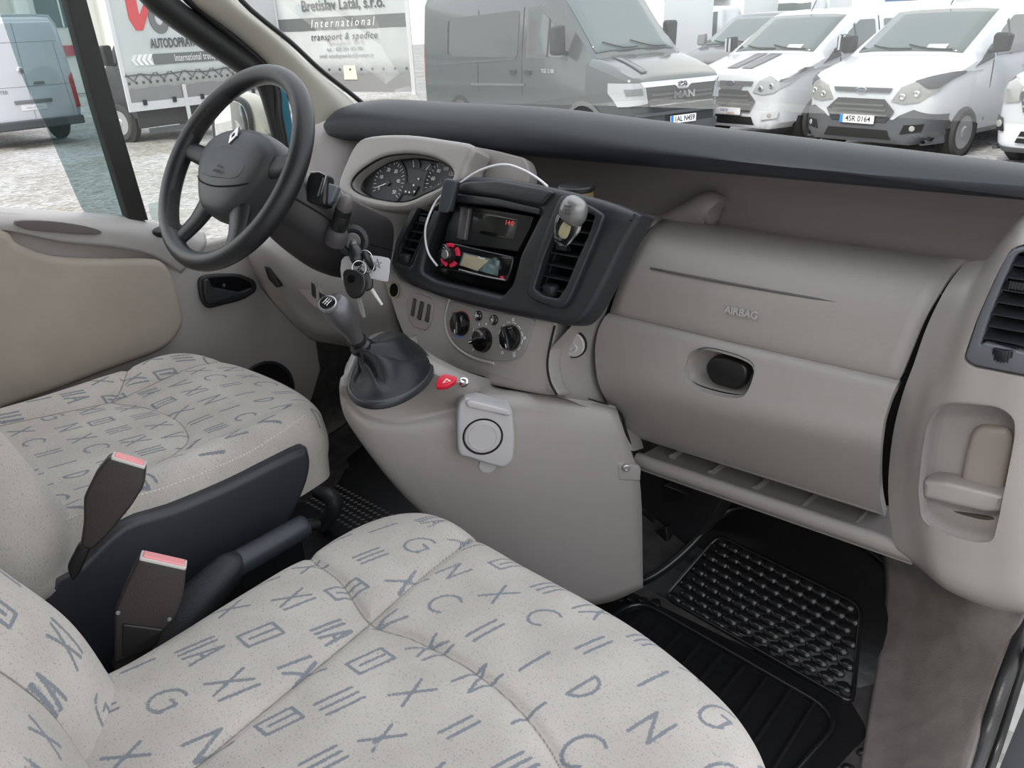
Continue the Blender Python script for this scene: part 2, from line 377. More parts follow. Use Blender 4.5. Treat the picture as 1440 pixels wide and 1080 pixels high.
# A pillar and outer mirror
rows = []
for (x0, y0), (x1, y1), yy in (((270, -40), (318, -40), 0), ((277, 0), (330, 0), 0), ((340, 50), (402, 62), 0), ((386, 92), (440, 98), 0), ((430, 150), (482, 130), 0), ((445, 175), (505, 152), 0)):
    a = P(x0, y0, x=-.82); b = P(x1, y1, x=-.80); mid = (a+b)/2+V3(.03, -.01, .01); mid2 = (a*.25+b*.75)+V3(.022, 0, .008)
    rows.append([a+V3(-.04, .0, 0), a, mid, mid2, b, b+V3(-.04, .03, 0)])
tag(patch('trim_1', rows, mat('pillar_cream', (.52, .50, .44), .6, bump=.2, bscale=900), n1=5, n2=4), 'cream trim of the windscreen pillar', kind='structure')
tag(tube('trim_2', [P(x, y, x=-.79)+V3(0, .012, 0) for x, y in ((322, -40), (332, 0), (402, 59), (442, 96), (484, 129), (510, 150))], .006, RUBBER, upv=(1, 0, 0)), kind='structure')
tag(plate('trim_3', Fr((-.93, 1.1, .85), (1, 0, 0), (0, 1, 0)), Fr((-.93, 1.1, .85), (1, 0, 0), (0, 1, 0)).pxs([(386, 110), (402, 110), (418, 215), (400, 230), (392, 205)]), mat('body_teal', (.02, .16, .24), .25, coat=.5), None, -.02, 0, bev=.004), kind='structure')
# windscreen
ws = [[V3(x, y, z) for x in (-.80, -.4, 0, .4, .86)] for y, z in ((1.62, .97), (1.30, 1.19), (.98, 1.41), (.66, 1.63))]
ws = [[p+V3(0, -.10*(abs(p[0])/.8)**2, 0) for p in r] for r in ws]
wso = patch('window_2', ws, glass('windscreen_glass', (.97, .985, .97), .025, .085, (.95, .95, .88)), n1=2, n2=4)
tag(wso, 'windscreen glass', kind='structure')
mir = thing('door_mirror', P(345, 190, x=-1.05), 'cream and grey outside mirror on the driver door', 'mirror')
MF = Fr((-1.05, 1.12, .85), (.55, -.83, 0), (.83, .55, 0))
def mp(pts, c=0): return MF.pxs(pts, c)
plate('mirror_housing', MF, roundpoly(mp([(296, 175), (300, 140), (316, 128), (345, 136), (362, 150), (380, 180), (384, 196), (350, 210), (300, 215)]), .02), mat('mirror_shell', (.42, .41, .36), .4), mir, -.10, -.012, bev=.03, seg=4)
plate('mirror_rim', MF, roundpoly(mp([(296, 170), (300, 140), (318, 130), (344, 140), (352, 160), (357, 205), (300, 212)]), .02), DARK, mir, -.02, 0, bev=.006)
plate('mirror_glass', MF, roundpoly(mp([(302, 170), (306, 148), (324, 140), (342, 146), (349, 165), (353, 200), (305, 206)]), .015), mat('mirror_silver', (.9, .9, .9), .03, metal=1), mir, -.002, .003, bev=.001)
tube('mirror_arm', [MF.pt(*MF.px(350, 196), -.04), MF.pt(*MF.px(392, 200), -.08)], .03, mat('arm_grey', (.12, .13, .13), .5), mir, sm=1)

# ================================================================== DASHBOARD
dash = thing('dashboard', (0, 1.3, .5), 'grey van dashboard with dark top pad, vents and glovebox across the whole cab', 'dashboard')
ztab = [(-.95, .985), (-.76, .985), (-.62, 1.004), (-.137, 1.0), (.238, .978), (.518, .962), (.734, .949), (.95, .935)]
xs = [-.83, -.80, -.74, -.62, -.4, -.14, .1, .24, .5, .73, .86]
rows = []
for x in xs:
    zt = tri_z(x, ztab); e = max(0, (-.74-x))/.09; s_ = -.035*e*e; f_ = .07*e*e
    rows.append([V3(x, 1.62, zt-.115), V3(x, 1.42, zt-.035+s_*.4), V3(x, 1.31+f_, zt-.004+s_), V3(x, 1.245+f_, zt-.004+s_), V3(x, 1.203+f_, zt-.03+s_*.5),
                 V3(x, 1.20+f_, .935), V3(x, 1.215+f_, .917), V3(x, 1.25+f_, .912), V3(x, 1.40, .92)])
patch('top_pad', rows, BROW, dash, 4, 4)
rows = [[V3(x, y, z) for y, z in ((1.235, .918), (1.32, .905), (1.385, .865), (1.41, .82), (1.41, .785), (1.37, .768), (1.24, .765))] for x in (-.86, -.6, -.2, .2, .6, .85)]
patch('storage_trough', rows, GREYD, dash, 2, 4)
# airbag lid
def lr(L, R, y): return [P(L[0]+(R[0]-L[0])*0, L[1], y=y), P(R[0], R[1], y=y)]
def lrow(L, R, y, bow=.0, n=4):
    a, b = P(*L, y=y), P(*R, y=y); return [a+(b-a)*k/n+V3(0, -bow*math.sin(math.pi*k/n), 0) for k in range(n+1)]
rows = [lrow((938, 305), (1372, 372), 1.40), lrow((932, 308), (1356, 365), 1.33), lrow((918, 319), (1343, 376), 1.275), lrow((905, 335), (1328, 397), 1.235, .003), lrow((885, 370), (1303, 440), 1.2, .004), lrow((869, 405), (1283, 488), 1.183, .004), lrow((858, 439), (1265, 534), 1.175, .003), lrow((860, 443), (1264, 538), 1.20)]
lid = patch('airbag_lid', rows, GREY, dash, 5, 4, thick=.012)
LF = Fr((.4, 1.178, .7), (0, -.97, .22))
def onlid(px, py):
    a = LF.px(px, py); return a
# groove line and embossed word on the lid
g0, g1 = P(915, 377, y=1.196), P(1242, 436, y=1.200)
tube('groove_line', [g0+V3(0, .0, 0), g0+(g1-g0)*.25+V3(0, -.004, 0), g0+(g1-g0)*.5+V3(0, -.0055, 0), g0+(g1-g0)*.75+V3(0, -.004, 0), g1], .0022, mat('groove', (.11, .10, .10), .8), dash, n=6)
af = Fr(P(1042, 440, y=1.176), (0, -.985, .17))
text('embossed_word', 'AIRBAG', af, 0, 0, .017, mat('emboss', (.42, .40, .39), .4), dash, c=.0005, extr=.0006, bold=.0004)
# glovebox
tube('lid_joint', [P(857, 444, y=1.188), P(1266, 540, y=1.188)], .0045, SEAM, dash, sm=1)
rows = [lrow((861, 452), (1261, 546), 1.20), lrow((856, 450), (1263, 547), 1.175), lrow((848, 462), (1256, 562), 1.165), lrow((843, 490), (1247, 590), 1.155, .004), lrow((846, 527), (1243, 616), 1.147, .008), lrow((856, 552), (1241, 640), 1.155, .006), lrow((876, 583), (1241, 680), 1.18, .003), lrow((900, 606), (1246, 711), 1.205), lrow((906, 607), (1248, 713), 1.23), lrow((915, 595), (1250, 700), 1.42)]
gb = patch('glovebox_lid', rows, GREY, dash, 4, 4, thick=.014)
bake(gb)
GF = Fr(P(1020, 525, y=1.153), (0, -.995, -.06)); 
lo = cat1([np.array(p) for p in GF.pxs([(968, 512), (974, 496), (990, 490), (1020, 496), (1053, 508), (1062, 522), (1058, 545), (1045, 552), (1010, 546), (978, 534)])], 4, True)
cut(gb, GF, lo, -.03, .03)
bowl('latch_recess', GF, lo, .034, GREY, gb, .72, c=.006)
la = cat1([np.array(p) for p in GF.pxs([(993, 519), (998, 506), (1012, 502), (1035, 508), (1050, 517), (1050, 535), (1040, 547), (1020, 544), (1002, 537)])], 3, True)
plate('latch_handle', GF, la, BLACK, gb, -.02, .004, bev=.006, seg=3)
# dark backing behind the joints
rows = [lrow((925, 320), (1380, 385), 1.36), lrow((885, 345), (1345, 410), 1.25), lrow((845, 440), (1285, 540), 1.21), lrow((835, 500), (1262, 620), 1.20), lrow((890, 600), (1262, 715), 1.25)]
patch('joint_backing', rows, SEAM, dash, 3, 2)
# strip between stack and lid
SF = Fr((0, 1.05, .78), (0, -.955, .30))
def sfp(x, y, c=-.019): return SF.pt(*SF.px(x, y, c), c)
rows = [[sfp(x, y) if d is None else P(x, y, y=d) for x, y, d in r] for r in (
 [(884, 298, 1.20), (905, 301, 1.25), (932, 305, 1.36)],
 [(876, 310, 1.15), (895, 313, 1.20), (924, 313, 1.29)],
 [(866, 345, 1.12), (884, 343, 1.17), (900, 335, 1.225)],
 [(845, 395, 1.10), (864, 394, 1.15), (877, 378, 1.205)],
 [(812, 448, None), (838, 448, 1.14), (852, 440, 1.18)],
 [(768, 500, None), (808, 497, 1.09), (837, 490, 1.16)],
 [(768, 532, None), (808, 545, 1.08), (841, 533, 1.155)],
 [(780, 556, None), (835, 575, 1.10), (868, 586, 1.18)],
 [(850, 572, 1.12), (872, 600, 1.14), (897, 610, 1.20)],
 [(884, 632, 1.14), (892, 634, 1.15), (905, 630, 1.20)])]
patch('side_strip', rows, GREY, dash, 4, 5)
tube('strip_joint', [P(x, y, y=d-.004) for x, y, d in ()]+[sfp(x, y, -.013) for x, y in ((780, 458), (770, 505), (773, 535), (783, 555))], .0022, SEAM, dash)
cf = Fr(P(806, 484, y=1.082), (.28, -.94, .1))
lathe('cap_gap', [(.0001, .001), (.0262, .001), (.0262, -.004)], cf, SEAM, dash, 32)
lathe('round_cap', [(.0001, -.004), (.0235, -.004), (.0235, .003), (.021, .006), (.012, .0045), (.0001, .0045)], cf, GREYL, dash, 32)
plate('cap_mark', cf, [(.004, .004), (.010, .000), (.012, -.006), (.009, -.012), (.002, -.015), (-.001, -.013), (.006, -.009), (.007, -.004), (.003, -.001)], PALEG, dash, .005, .0075, bev=.001)
# shelf under the glovebox
lipL, lipR = P(893, 643, y=1.17), P(1285, 776, y=1.17)
rows = []
for k in range(7):
    q = lipL+(lipR-lipL)*k/6; rows.append([q+V3(0, y, z) for y, z in ((.34, -.02), (.12, -.012), (.035, -.006), (.016, .004), (.004, .006), (-.004, -.002), (-.004, -.014), (.006, -.024), (.03, -.028), (.3, -.04))])
patch('lower_shelf', rows, GREY, dash, 2, 5)
for (x0, y0, x1, y1) in ((945, 643, 998, 632), (1000, 666, 1060, 652), (1062, 689, 1113, 677), (1127, 715, 1171, 703), (1200, 742, 1240, 732)):
    a = P(x0, y0, z=lipL[2]-.004); b = V3(a[0]+.0, a[1]+.12, a[2]-.004)
    v, f = tube_vf([a, b], [.007, .005], n=8, sm=1); mesh('shelf_rib', v, f, GREY, dash)
# right end pod with vent and cup recess
cols = [
 [(1357, 369, 1.25), (1331, 404, 1.20), (1304, 458, 1.19), (1285, 512, 1.18), (1269, 556, 1.175), (1255, 615, 1.17), (1249, 690, 1.17), (1256, 758, 1.165), (1264, 776, 1.17), (1266, 780, 1.22)],
 [(1374, 367, 1.24), (1352, 403, 1.19), (1326, 457, 1.18), (1306, 514, 1.17), (1292, 560, 1.165), (1278, 620, 1.16), (1272, 700, 1.155), (1283, 765, 1.15), (1292, 796, 1.16), (1296, 800, 1.22)],
 [(1388, 365, 1.24), (1370, 400, 1.185), (1347, 452, 1.17), (1326, 512, 1.155), (1312, 560, 1.145), (1296, 620, 1.14), (1292, 700, 1.135), (1306, 775, 1.13), (1318, 818, 1.14), (1322, 822, 1.22)],
 [(1400, 347, 1.24), (1392, 385, 1.16), (1372, 440, 1.14), (1352, 505, 1.13), (1340, 560, 1.13), (1326, 620, 1.13), (1320, 700, 1.125), (1330, 780, 1.125), (1345, 832, 1.135), (1350, 838, 1.22)],
 [(1417, 325, 1.24), (1420, 350, 1.15), (1410, 420, 1.13), (1396, 500, 1.13), (1390, 560, 1.13), (1384, 620, 1.13), (1382, 700, 1.125), (1386, 790, 1.125), (1392, 848, 1.135), (1396, 856, 1.22)],
 [(1441, 297, 1.24), (1450, 325, 1.15), (1450, 420, 1.13), (1450, 500, 1.13), (1450, 560, 1.13), (1450, 620, 1.13), (1448, 700, 1.125), (1446, 790, 1.125), (1446, 858, 1.135), (1448, 866, 1.22)],
 [(1500, 260, 1.24), (1530, 300, 1.17), (1530, 420, 1.15), (1530, 500, 1.15), (1530, 560, 1.15), (1530, 620, 1.15), (1520, 700, 1.15), (1515, 800, 1.15), (1510, 885, 1.16), (1510, 890, 1.22)]]
pod = patch('end_pod', [[P(x, y, y=d) for x, y, d in c_] for c_ in cols], GREY, dash, 4, 4, thick=-.012)
bake(pod)
PF = Fr((.75, 1.128, .6), (0, -1, 0))
vo = roundpoly(PF.pxs([(1354, 506), (1372, 450), (1400, 385), (1417, 352), (1445, 344), (1540, 335), (1540, 548), (1440, 531), (1368, 517)]), .012)
cut(pod, PF, vo, -.06, .04)
co = roundpoly(PF.pxs([(1293, 690), (1298, 640), (1306, 596), (1322, 572), (1345, 567), (1405, 573), (1426, 588), (1427, 610), (1418, 665), (1407, 722), (1398, 760), (1375, 762), (1330, 750), (1298, 730)]), .012)
cut(pod, PF, co, -.06, .04)
bowl('cup_recess', PF, co, .05, GREYD, pod, .86, c=.002)
sl = roundpoly(PF.pxs([(1345, 700), (1356, 640), (1366, 608), (1378, 600), (1418, 604), (1424, 620), (1408, 700)], -.036), .008)
plate('recess_slab', PF, sl, mat('slab_taupe', (.27, .24, .225), .5), pod, -.062, -.036, bev=.008)
plate('recess_shade', PF, roundpoly(PF.pxs([(1302, 712), (1400, 728), (1392, 757), (1330, 748), (1303, 730)], -.045), .006), mat('well_shade', (.05, .045, .04), .7), pod, -.052, -.044, bev=0)  # dark plate paints the shade at the bottom of the cup recess
plate('recess_bar', PF, roundpoly(PF.pxs([(1298, 676), (1330, 678), (1412, 698), (1408, 720), (1385, 720), (1298, 700)], -.014), .005), GREY, pod, -.055, -.012, bev=.006)

def vent(parent, fr, outer, inner, nslat, wheel, knob, c_face=0.0, slatc=-.012, frame_m=DARK, name='air_vent', slats=None):
    """frame with a hole, dark well behind, horizontal slats across"""
    plate('vent_frame', fr, outer, frame_m, parent, c_face-.02, c_face+.004, [inner], bev=.003)
    cen = sum(np.array(p) for p in inner)/len(inner)
    plate('vent_well', fr, [cen+(np.array(p)-cen)*1.08 for p in inner], VOID, parent, c_face-.045, c_face-.04, bev=0)
    ys = [p[1] for p in inner]; y0, y1 = min(ys), max(ys); pl = [np.array(p) for p in inner]
    for k in range(nslat):
        b = y0+(y1-y0)*(k+.7)/(nslat+.4); xs_ = []
        for i in range(len(pl)):
            p, q = pl[i-1], pl[i]
            if (p[1]-b)*(q[1]-b) < 0: xs_.append(p[0]+(q[0]-p[0])*(b-p[1])/(q[1]-p[1]))
        if len(xs_) < 2: continue
        a0, a1 = min(xs_)-.003, max(xs_)+.003
        f2 = Fr(fr.pt((a0+a1)/2, b, c_face+slatc), fr.n*.25+fr.v*.97, fr.u)
        v, f = box_vf(f2, -(a1-a0)/2, (a1-a0)/2, -.012, .012, -.0009, .0009)
        mesh('vent_slat', v, f, DARK, parent)
    if wheel is not None:
        q = fr.at(*wheel, c_face-.006)
        v, f = lathe_vf([(.0001, -.009), (.013, -.009), (.0145, -.006), (.0145, .006), (.013, .009), (.0001, .009)], Fr(q.o, q.v*.95+q.n*.3, q.u), 24)
        mesh('thumbwheel', v, f, DARK, parent)
        g = [box_vf(Fr(q.pt(0, 0, 0), q.v*.95+q.n*.3, q.u*math.cos(t)+q.n*math.sin(t)), .0135, .0155, -.0007, .0007, -.0085, .0085) for t in [k*math.pi/12 for k in range(13)]]
        mesh('wheel_ridges', *join(g), DARK, parent)
    if knob is not None:
        q = fr.at(*knob, c_face-.004)
        g = [box_vf(q, -.011, .011, -.0045, .0045, -.012, .003)]+[box_vf(q, -.011+k*.0036, -.0095+k*.0036, -.005, .005, 0, .0045) for k in range(7)]
        mesh('slider_knob', *join(g), DARK, parent)
SF = Fr((0, 1.05, .78), (0, -.955, .30))
# right pod vent
ov = roundpoly(PF.pxs([(1356, 504), (1374, 450), (1402, 386), (1418, 354), (1445, 347), (1538, 338), (1538, 545), (1440, 528), (1369, 514)]), .012)
iv = roundpoly(PF.pxs([(1378, 486), (1390, 448), (1408, 402), (1428, 358), (1445, 353), (1520, 348), (1520, 510), (1440, 496), (1384, 482)]), .006)
v3 = dash
vent(dash, PF, ov, iv, 8, PF.px(1410, 497), PF.px(1432, 404), c_face=-.004, frame_m=mat('vent_rim', (.10, .105, .125), .4))
# ------------------------------------------------------------------ centre stack
bz = cat1([np.array(p) for p in SF.pxs([(600, 266), (613, 258), (657, 248), (713, 251), (780, 264), (847, 281), (895, 300), (897, 308), (877, 342), (857, 382), (835, 425), (816, 452), (797, 458), (763, 451), (680, 434), (613, 416), (570, 394), (551, 378), (547, 363), (563, 328), (582, 290)])], 3, True)
lv_in = roundpoly(SF.pxs([(603, 272), (624, 266), (614, 292), (594, 330), (576, 372), (557, 365), (562, 342), (581, 303)]), .004)
rec = roundpoly(SF.pxs([(591, 381), (612, 393), (705, 415), (718, 400), (730, 357), (759, 298), (700, 283), (643, 275), (620, 288), (600, 340)]), .008)
rv_in = roundpoly(SF.pxs([(799, 290), (838, 304), (831, 325), (811, 370), (797, 404), (786, 420), (766, 416), (752, 406), (765, 364), (782, 322)]), .005)
stack = plate('centre_bezel', SF, bz, DARK, dash, -.055, .0, [lv_in, rec, rv_in], bev=.012, seg=4)
# raised rim around the right vent, cover rail over the recess
rim_o = cat1([np.array(p) for p in SF.pxs([(790, 276), (816, 283), (846, 299), (848, 312), (826, 365), (806, 412), (792, 433), (765, 428), (744, 416), (744, 398), (756, 360), (773, 312)], .006)], 3, True)
rim_i = roundpoly(SF.pxs([(799, 290), (838, 304), (831, 325), (811, 370), (797, 404), (786, 420), (766, 416), (752, 406), (765, 364), (782, 322)], .006), .005)
plate('vent_surround', SF, rim_o, DARK, dash, -.01, .010, [rim_i], bev=.004)
def sub(o, *a, **k): return o
def vent_in(inner, n, wheel, knob):
    cen = sum(np.array(p) for p in inner)/len(inner)
    big = [cen+(np.array(p)-cen)*1.04 for p in inner]
    vent(dash, SF, big, inner, n, wheel, knob, c_face=-.006)
vent_in(lv_in, 8, SF.px(566, 362), SF.px(592, 308))
vent_in(rv_in, 7, SF.px(770, 407), SF.px(786, 347))
# recess liner, clock, radio bay
bowl('bay_liner', SF, rec, .06, BLACK, dash, .97, c=-.012)
cover = roundpoly(SF.pxs([(644, 272), (700, 279), (759, 293), (757, 302), (700, 290), (642, 284)], .004), .003)
plate('cover_rail', SF, cover, DARK, dash, -.03, .006, bev=.003)
top_door = roundpoly(SF.pxs([(640, 263), (655, 255), (700, 253), (765, 265), (780, 270), (762, 290), (700, 277), (645, 270)], .004), .008)
plate('upper_cover', SF, top_door, DARK, dash, -.02, .008, bev=.006, seg=3)
clk = thing('clock_display', SF.pt(0, .05, -.02), 'black clock display panel with dim red digits above the radio', 'display')
cb = -.018
plate('display_body', SF, roundpoly(SF.pxs([(640, 288), (655, 288), (750, 304), (744, 322), (727, 354), (700, 350), (624, 340), (628, 320)], cb), .004), BLACK, clk, -.05, cb, bev=.002)
plate('display_window', SF, roundpoly(SF.pxs([(666, 298), (700, 303), (729, 309), (723, 337), (690, 333), (663, 326)], cb), .003), mat('display_glass', (.03, .03, .028), .12), clk, cb-.002, cb+.001, bev=.0005)
text('display_digits', '14:0', SF, *SF.px(717, 314, cb), .013, mat('dim_red', (.35, .05, .05), .4, emit=(.8, .1, .1, .25)), clk, c=cb+.0015)
plate('display_slot', SF, roundpoly(SF.pxs([(677, 324), (701, 329), (699, 334), (675, 329)], cb), .002), VOID, clk, cb-.001, cb+.001, bev=0)
plate('display_grip', SF, roundpoly(SF.pxs([(646, 290), (660, 292), (653, 338), (641, 336)], cb+.008), .004), mat('grip_grey', (.09, .08, .09), .35), clk, cb-.01, cb+.008, bev=.004)
# radio
radio = thing('car_radio', SF.pt(*SF.px(670, 372), -.02), 'black car stereo with red ringed volume knob in the centre stack', 'radio')
rc = -.006
RP = SF.pxs([(622, 342), (640, 342), (722, 361), (719, 378), (712, 397), (690, 393), (618, 377), (614, 358)], rc)
plate('radio_face', SF, roundpoly(RP, .006), PIANO, radio, -.045, rc, bev=.003, seg=3)
LCD = SF.pxs([(652, 355), (703, 367), (700, 388), (646, 373)], rc)
plate('screen', SF, LCD, mat('lcd', (.12, .17, .18), .1, var=.5, vscale=60), radio, rc-.002, rc+.0012, bev=.0003)
plate('painted_glare', SF, SF.pxs([(654, 357), (688, 366), (672, 381), (648, 373)], rc), mat('lcd_glare', (.42, .38, .27), .15), radio, rc, rc+.0016, bev=.0002)  # pale patch painted as glare on the radio screen
text('brand_print', 'Pioneer', SF, *SF.px(678, 363, rc), .006, PRINT, radio, c=rc+.0017)
text('button_print', '1  2  3  4  5  6', SF, *SF.px(667, 385, rc), .0045, PRINT, radio, c=rc+.0012, rot=.02)
tube('chrome_strip', [SF.pt(*SF.px(x, y, rc), rc+.001) for x, y in ((646, 379), (680, 388), (711, 394))], .0015, SILVER, radio, n=8)
KC = SF.px(634, 359, rc); kf = SF.at(*KC, rc)
lathe('volume_knob', [(.0001, .016), (.010, .016), (.0135, .013), (.0145, .002), (.0145, 0)], kf, BLACK, radio, 28)
lathe('knob_cap', [(.0001, .018), (.008, .0175), (.0095, .0155), (.0095, .014)], kf, SILVER, radio, 24)
RR = mat('radio_red', (.55, .02, .06), .2, emit=(.9, .05, .12, .05))
for i, (t0, t1) in enumerate(((.10, .9), (1.25, 2.1), (3.6, 4.5), (4.9, 5.7))):
    pts = [(.0165*math.cos(t0+(t1-t0)*k/6)+0, .0165*math.sin(t0+(t1-t0)*k/6)) for k in range(7)]+[(.0255*math.cos(t1-(t1-t0)*k/6)*1.05, .0235*math.sin(t1-(t1-t0)*k/6)) for k in range(7)]
    plate('red_button', kf, pts, RR, radio, 0, .004, bev=.001)
for t in (2.35, 2.6, 2.85, 3.1, 3.35):
    plate('chrome_tick', kf, [(.017*math.cos(t-.06), .017*math.sin(t-.06)), (.026*math.cos(t-.04), .024*math.sin(t-.04)), (.026*math.cos(t+.04), .024*math.sin(t+.04)), (.017*math.cos(t+.06), .017*math.sin(t+.06))], CHROME, radio, 0, .003, bev=.0005)
plate('aux_port', SF, roundpoly(SF.pxs([(708, 371), (713, 372), (710, 386), (705, 385)], rc), .001), VOID, radio, rc, rc+.002, bev=0)
plate('red_key', SF, circle(*SF.px(706, 391, rc), .004, 12), RR, radio, rc, rc+.002, bev=.0005)

# ------------------------------------------------------------------ lower centre face with climate controls
HC = -.016
face = cat1([np.array(p) for p in SF.pxs([(545, 360), (560, 392), (640, 420), (763, 448), (782, 452), (770, 505), (774, 538), (783, 556), (720, 548), (647, 531), (613, 518), (580, 493), (562, 462), (547, 418), (536, 385)], HC)], 3, True)
def sag(co):
    v = co[:, 1]; k = np.clip((-.155-v)/.08, 0, 1); co[:, 2] += .0*k; return co
plate('centre_face', SF, face, GREY, dash, -.06, HC, bev=.008, seg=3)
hp = cat1([np.array(p) for p in SF.pxs([(632, 424), (628, 450), (632, 470), (646, 488), (668, 500), (700, 508), (728, 504), (740, 490), (747, 465), (750, 448), (690, 438)], HC)], 3, True)
plate('climate_panel', SF, hp, mat('climate_grey', (.23, .22, .215), .45, bump=.15, bscale=900), dash, HC-.004, HC+.003, bev=.002)
tube('panel_ridge', [SF.pt(*SF.px(x, y, HC), HC+.001) for x, y in ((633, 420), (627, 448), (631, 472), (646, 491), (668, 504), (695, 511))], .003, GREYL, dash, n=8)
h1 = HC+.003
for (x, y, t, col_) in ((648, 455, 1.9, 0), (679, 478, .45, 1), (718, 475, 2.1, 2)):
    q = SF.at(*SF.px(x, y, h1), h1); kn = thing_part = lathe('climate_knob', [(.0001, .010), (.017, .0105), (.0215, .009), (.0235, .004), (.0245, 0), (.0245, -.002)], q, PIANO, dash, 36)
    g = Fr(q.pt(0, 0, .009), q.n, q.u*math.cos(t)+q.v*math.sin(t))
    plate('knob_grip', g, roundpoly([(-.021, -.004), (0, -.0065), (.021, -.004), (.022, 0), (.021, .004), (0, .0065), (-.021, .004), (-.022, 0)], .002), PIANO, kn, 0, .010, bev=.003, seg=3)
    plate('knob_pointer', g, [(-.020, -.0008), (-.012, -.0008), (-.012, .0008), (-.020, .0008)], PRINT, kn, .010, .0105, bev=0)
def arc_marks(x, y, r0, r1, t0, t1, n, m, name='scale_mark', fill=.6):
    q = SF.at(*SF.px(x, y, h1), h1)
    for k in range(n):
        a = t0+(t1-t0)*k/n; b = a+(t1-t0)/n*fill
        pts = [(r0*math.cos(a+(b-a)*j/4), r0*math.sin(a+(b-a)*j/4)) for j in range(5)]+[(r1*math.cos(b-(b-a)*j/4), r1*math.sin(b-(b-a)*j/4)) for j in range(5)]
        plate(name, q, pts, m, dash, 0, .0006, bev=0)
arc_marks(648, 455, .0265, .0275, .4, 3.2, 1, mat('scale_red', (.6, .08, .06), .5), fill=1)
arc_marks(648, 455, .0265, .0285, 4.0, 5.2, 1, mat('scale_blue', (.08, .2, .55), .5), fill=1)
arc_marks(718, 475, .0285, .0295, -1.2, 4.3, 11, PRINT)
q = SF.at(*SF.px(679, 478, h1), h1)
for k, a in enumerate((4.0, 3.3, 2.7, 2.1, 1.5)):
    text('number_print', '01234'[k], q, .031*math.cos(a), .031*math.sin(a), .007, PRINT, dash, c=.0005)
for a, s_ in ((.2, 'o'), (1.6, 'w'), (4.3, 's'), (5.2, 'v')):
    q3 = SF.at(*SF.px(718, 475, h1), h1); plate('symbol_print', q3, circle(.034*math.cos(a), .034*math.sin(a), .0028, 12), PRINT, dash, 0, .0006, [circle(.034*math.cos(a), .034*math.sin(a), .0018, 12)], bev=0)
for x, y, s_ in ((673, 444, 'co'), (695, 450, 'AC')):
    q = SF.at(*SF.px(x, y, h1), h1); b = lathe('round_button', [(.0001, .004), (.008, .0045), (.0095, .003), (.010, 0)], q, PIANO, dash, 24)
    if s_ == 'AC': text('button_print', s_, q, 0, 0, .007, PRINT, b, c=.005)
    else: plate('button_print', q, circle(0, 0, .004, 12, .0022), PRINT, b, .004, .0053, [circle(0, 0, .003, 12, .0014)], bev=0)
# rocker switches
swp = roundpoly(SF.pxs([(577, 413), (585, 411), (606, 419), (611, 430), (607, 455), (600, 465), (583, 460), (575, 448), (573, 430)], HC), .008)
sw = plate('switch_panel', SF, swp, GREYD, dash, HC-.004, HC+.003, bev=.002)
for pts in ([(582, 419), (586, 421), (582, 446), (578, 443)], [(592, 423), (597, 425), (592, 451), (587, 448)], [(602, 427), (606, 429), (603, 454), (598, 452)]):
    plate('rocker_switch', SF, roundpoly(SF.pxs(pts, HC+.003), .002), BLACK, sw, HC, HC+.006, bev=.002)
q = SF.at(*SF.px(555, 408, HC), HC)
lathe('socket_ring', [(.0165, 0), (.0175, .003), (.0145, .003), (.0135, -.001)], q, mat('brass_ring', (.42, .36, .25), .3, metal=.8), dash, 28)
plate('socket_well', q, circle(0, 0, .0145, 20), VOID, dash, -.002, .001, bev=0)

# ------------------------------------------------------------------ instrument cluster and hood
CL = Fr((-.37, 1.10, .85), (0, -.90, .43))
ovl = cat1([np.array(p) for p in CL.pxs([(494, 262), (497, 250), (510, 237), (535, 222), (560, 217), (583, 217), (610, 223), (630, 235), (634, 248), (615, 262), (597, 270), (578, 279), (560, 282), (535, 279), (508, 272)], .03)], 3, True)
hood = cat1([np.array(p) for p in CL.pxs([(474, 262), (485, 228), (500, 200), (520, 190), (570, 188), (625, 195), (664, 204), (655, 230), (646, 256), (622, 272), (600, 284), (570, 294), (535, 294), (505, 286), (488, 277)], .03)], 3, True)
plate('instrument_hood', CL, hood, GREY, dash, -.03, .03, [ovl], bev=.012, seg=4)
rows = [[P(x, y, y=d) for x, y, d in r] for r in (
 [(478, 262, 1.10), (520, 278, 1.09), (565, 284, 1.09), (615, 268, 1.10), (650, 250, 1.12)],
 [(485, 282, 1.08), (525, 292, 1.075), (566, 296, 1.08), (610, 285, 1.10), (640, 280, 1.12)],
 [(505, 305, 1.085), (535, 312, 1.085), (565, 320, 1.09), (595, 320, 1.11), (620, 320, 1.12)],
 [(525, 335, 1.09), (543, 342, 1.09), (560, 348, 1.095), (580, 352, 1.11), (600, 355, 1.12)],
 [(530, 378, 1.09), (545, 384, 1.09), (558, 388, 1.09), (575, 390, 1.10), (590, 395, 1.11)])]
patch('hood_skirt', rows, GREY, dash, 4, 4)
cl = thing('instrument_cluster', CL.pt(0, 0, 0), 'dark oval instrument cluster with dials behind the steering wheel', 'instruments')
cen = sum(ovl)/len(ovl)
plate('cluster_face', CL, [cen+(p-cen)*1.06 for p in ovl], mat('cluster_dark', (.02, .024, .026), .5), cl, -.02, -.004, bev=0)
bowl('cluster_cowl', CL, [cen+(p-cen)*1.01 for p in ovl], .034, BLACK, cl, .92, c=.028)
v_ = cl.children[-1]
bm = bmesh.new(); bm.from_mesh(v_.data); bm.faces.ensure_lookup_table(); bmesh.ops.delete(bm, geom=[max(bm.faces, key=lambda f: len(f.verts))], context='FACES'); bm.to_mesh(v_.data); bm.free()
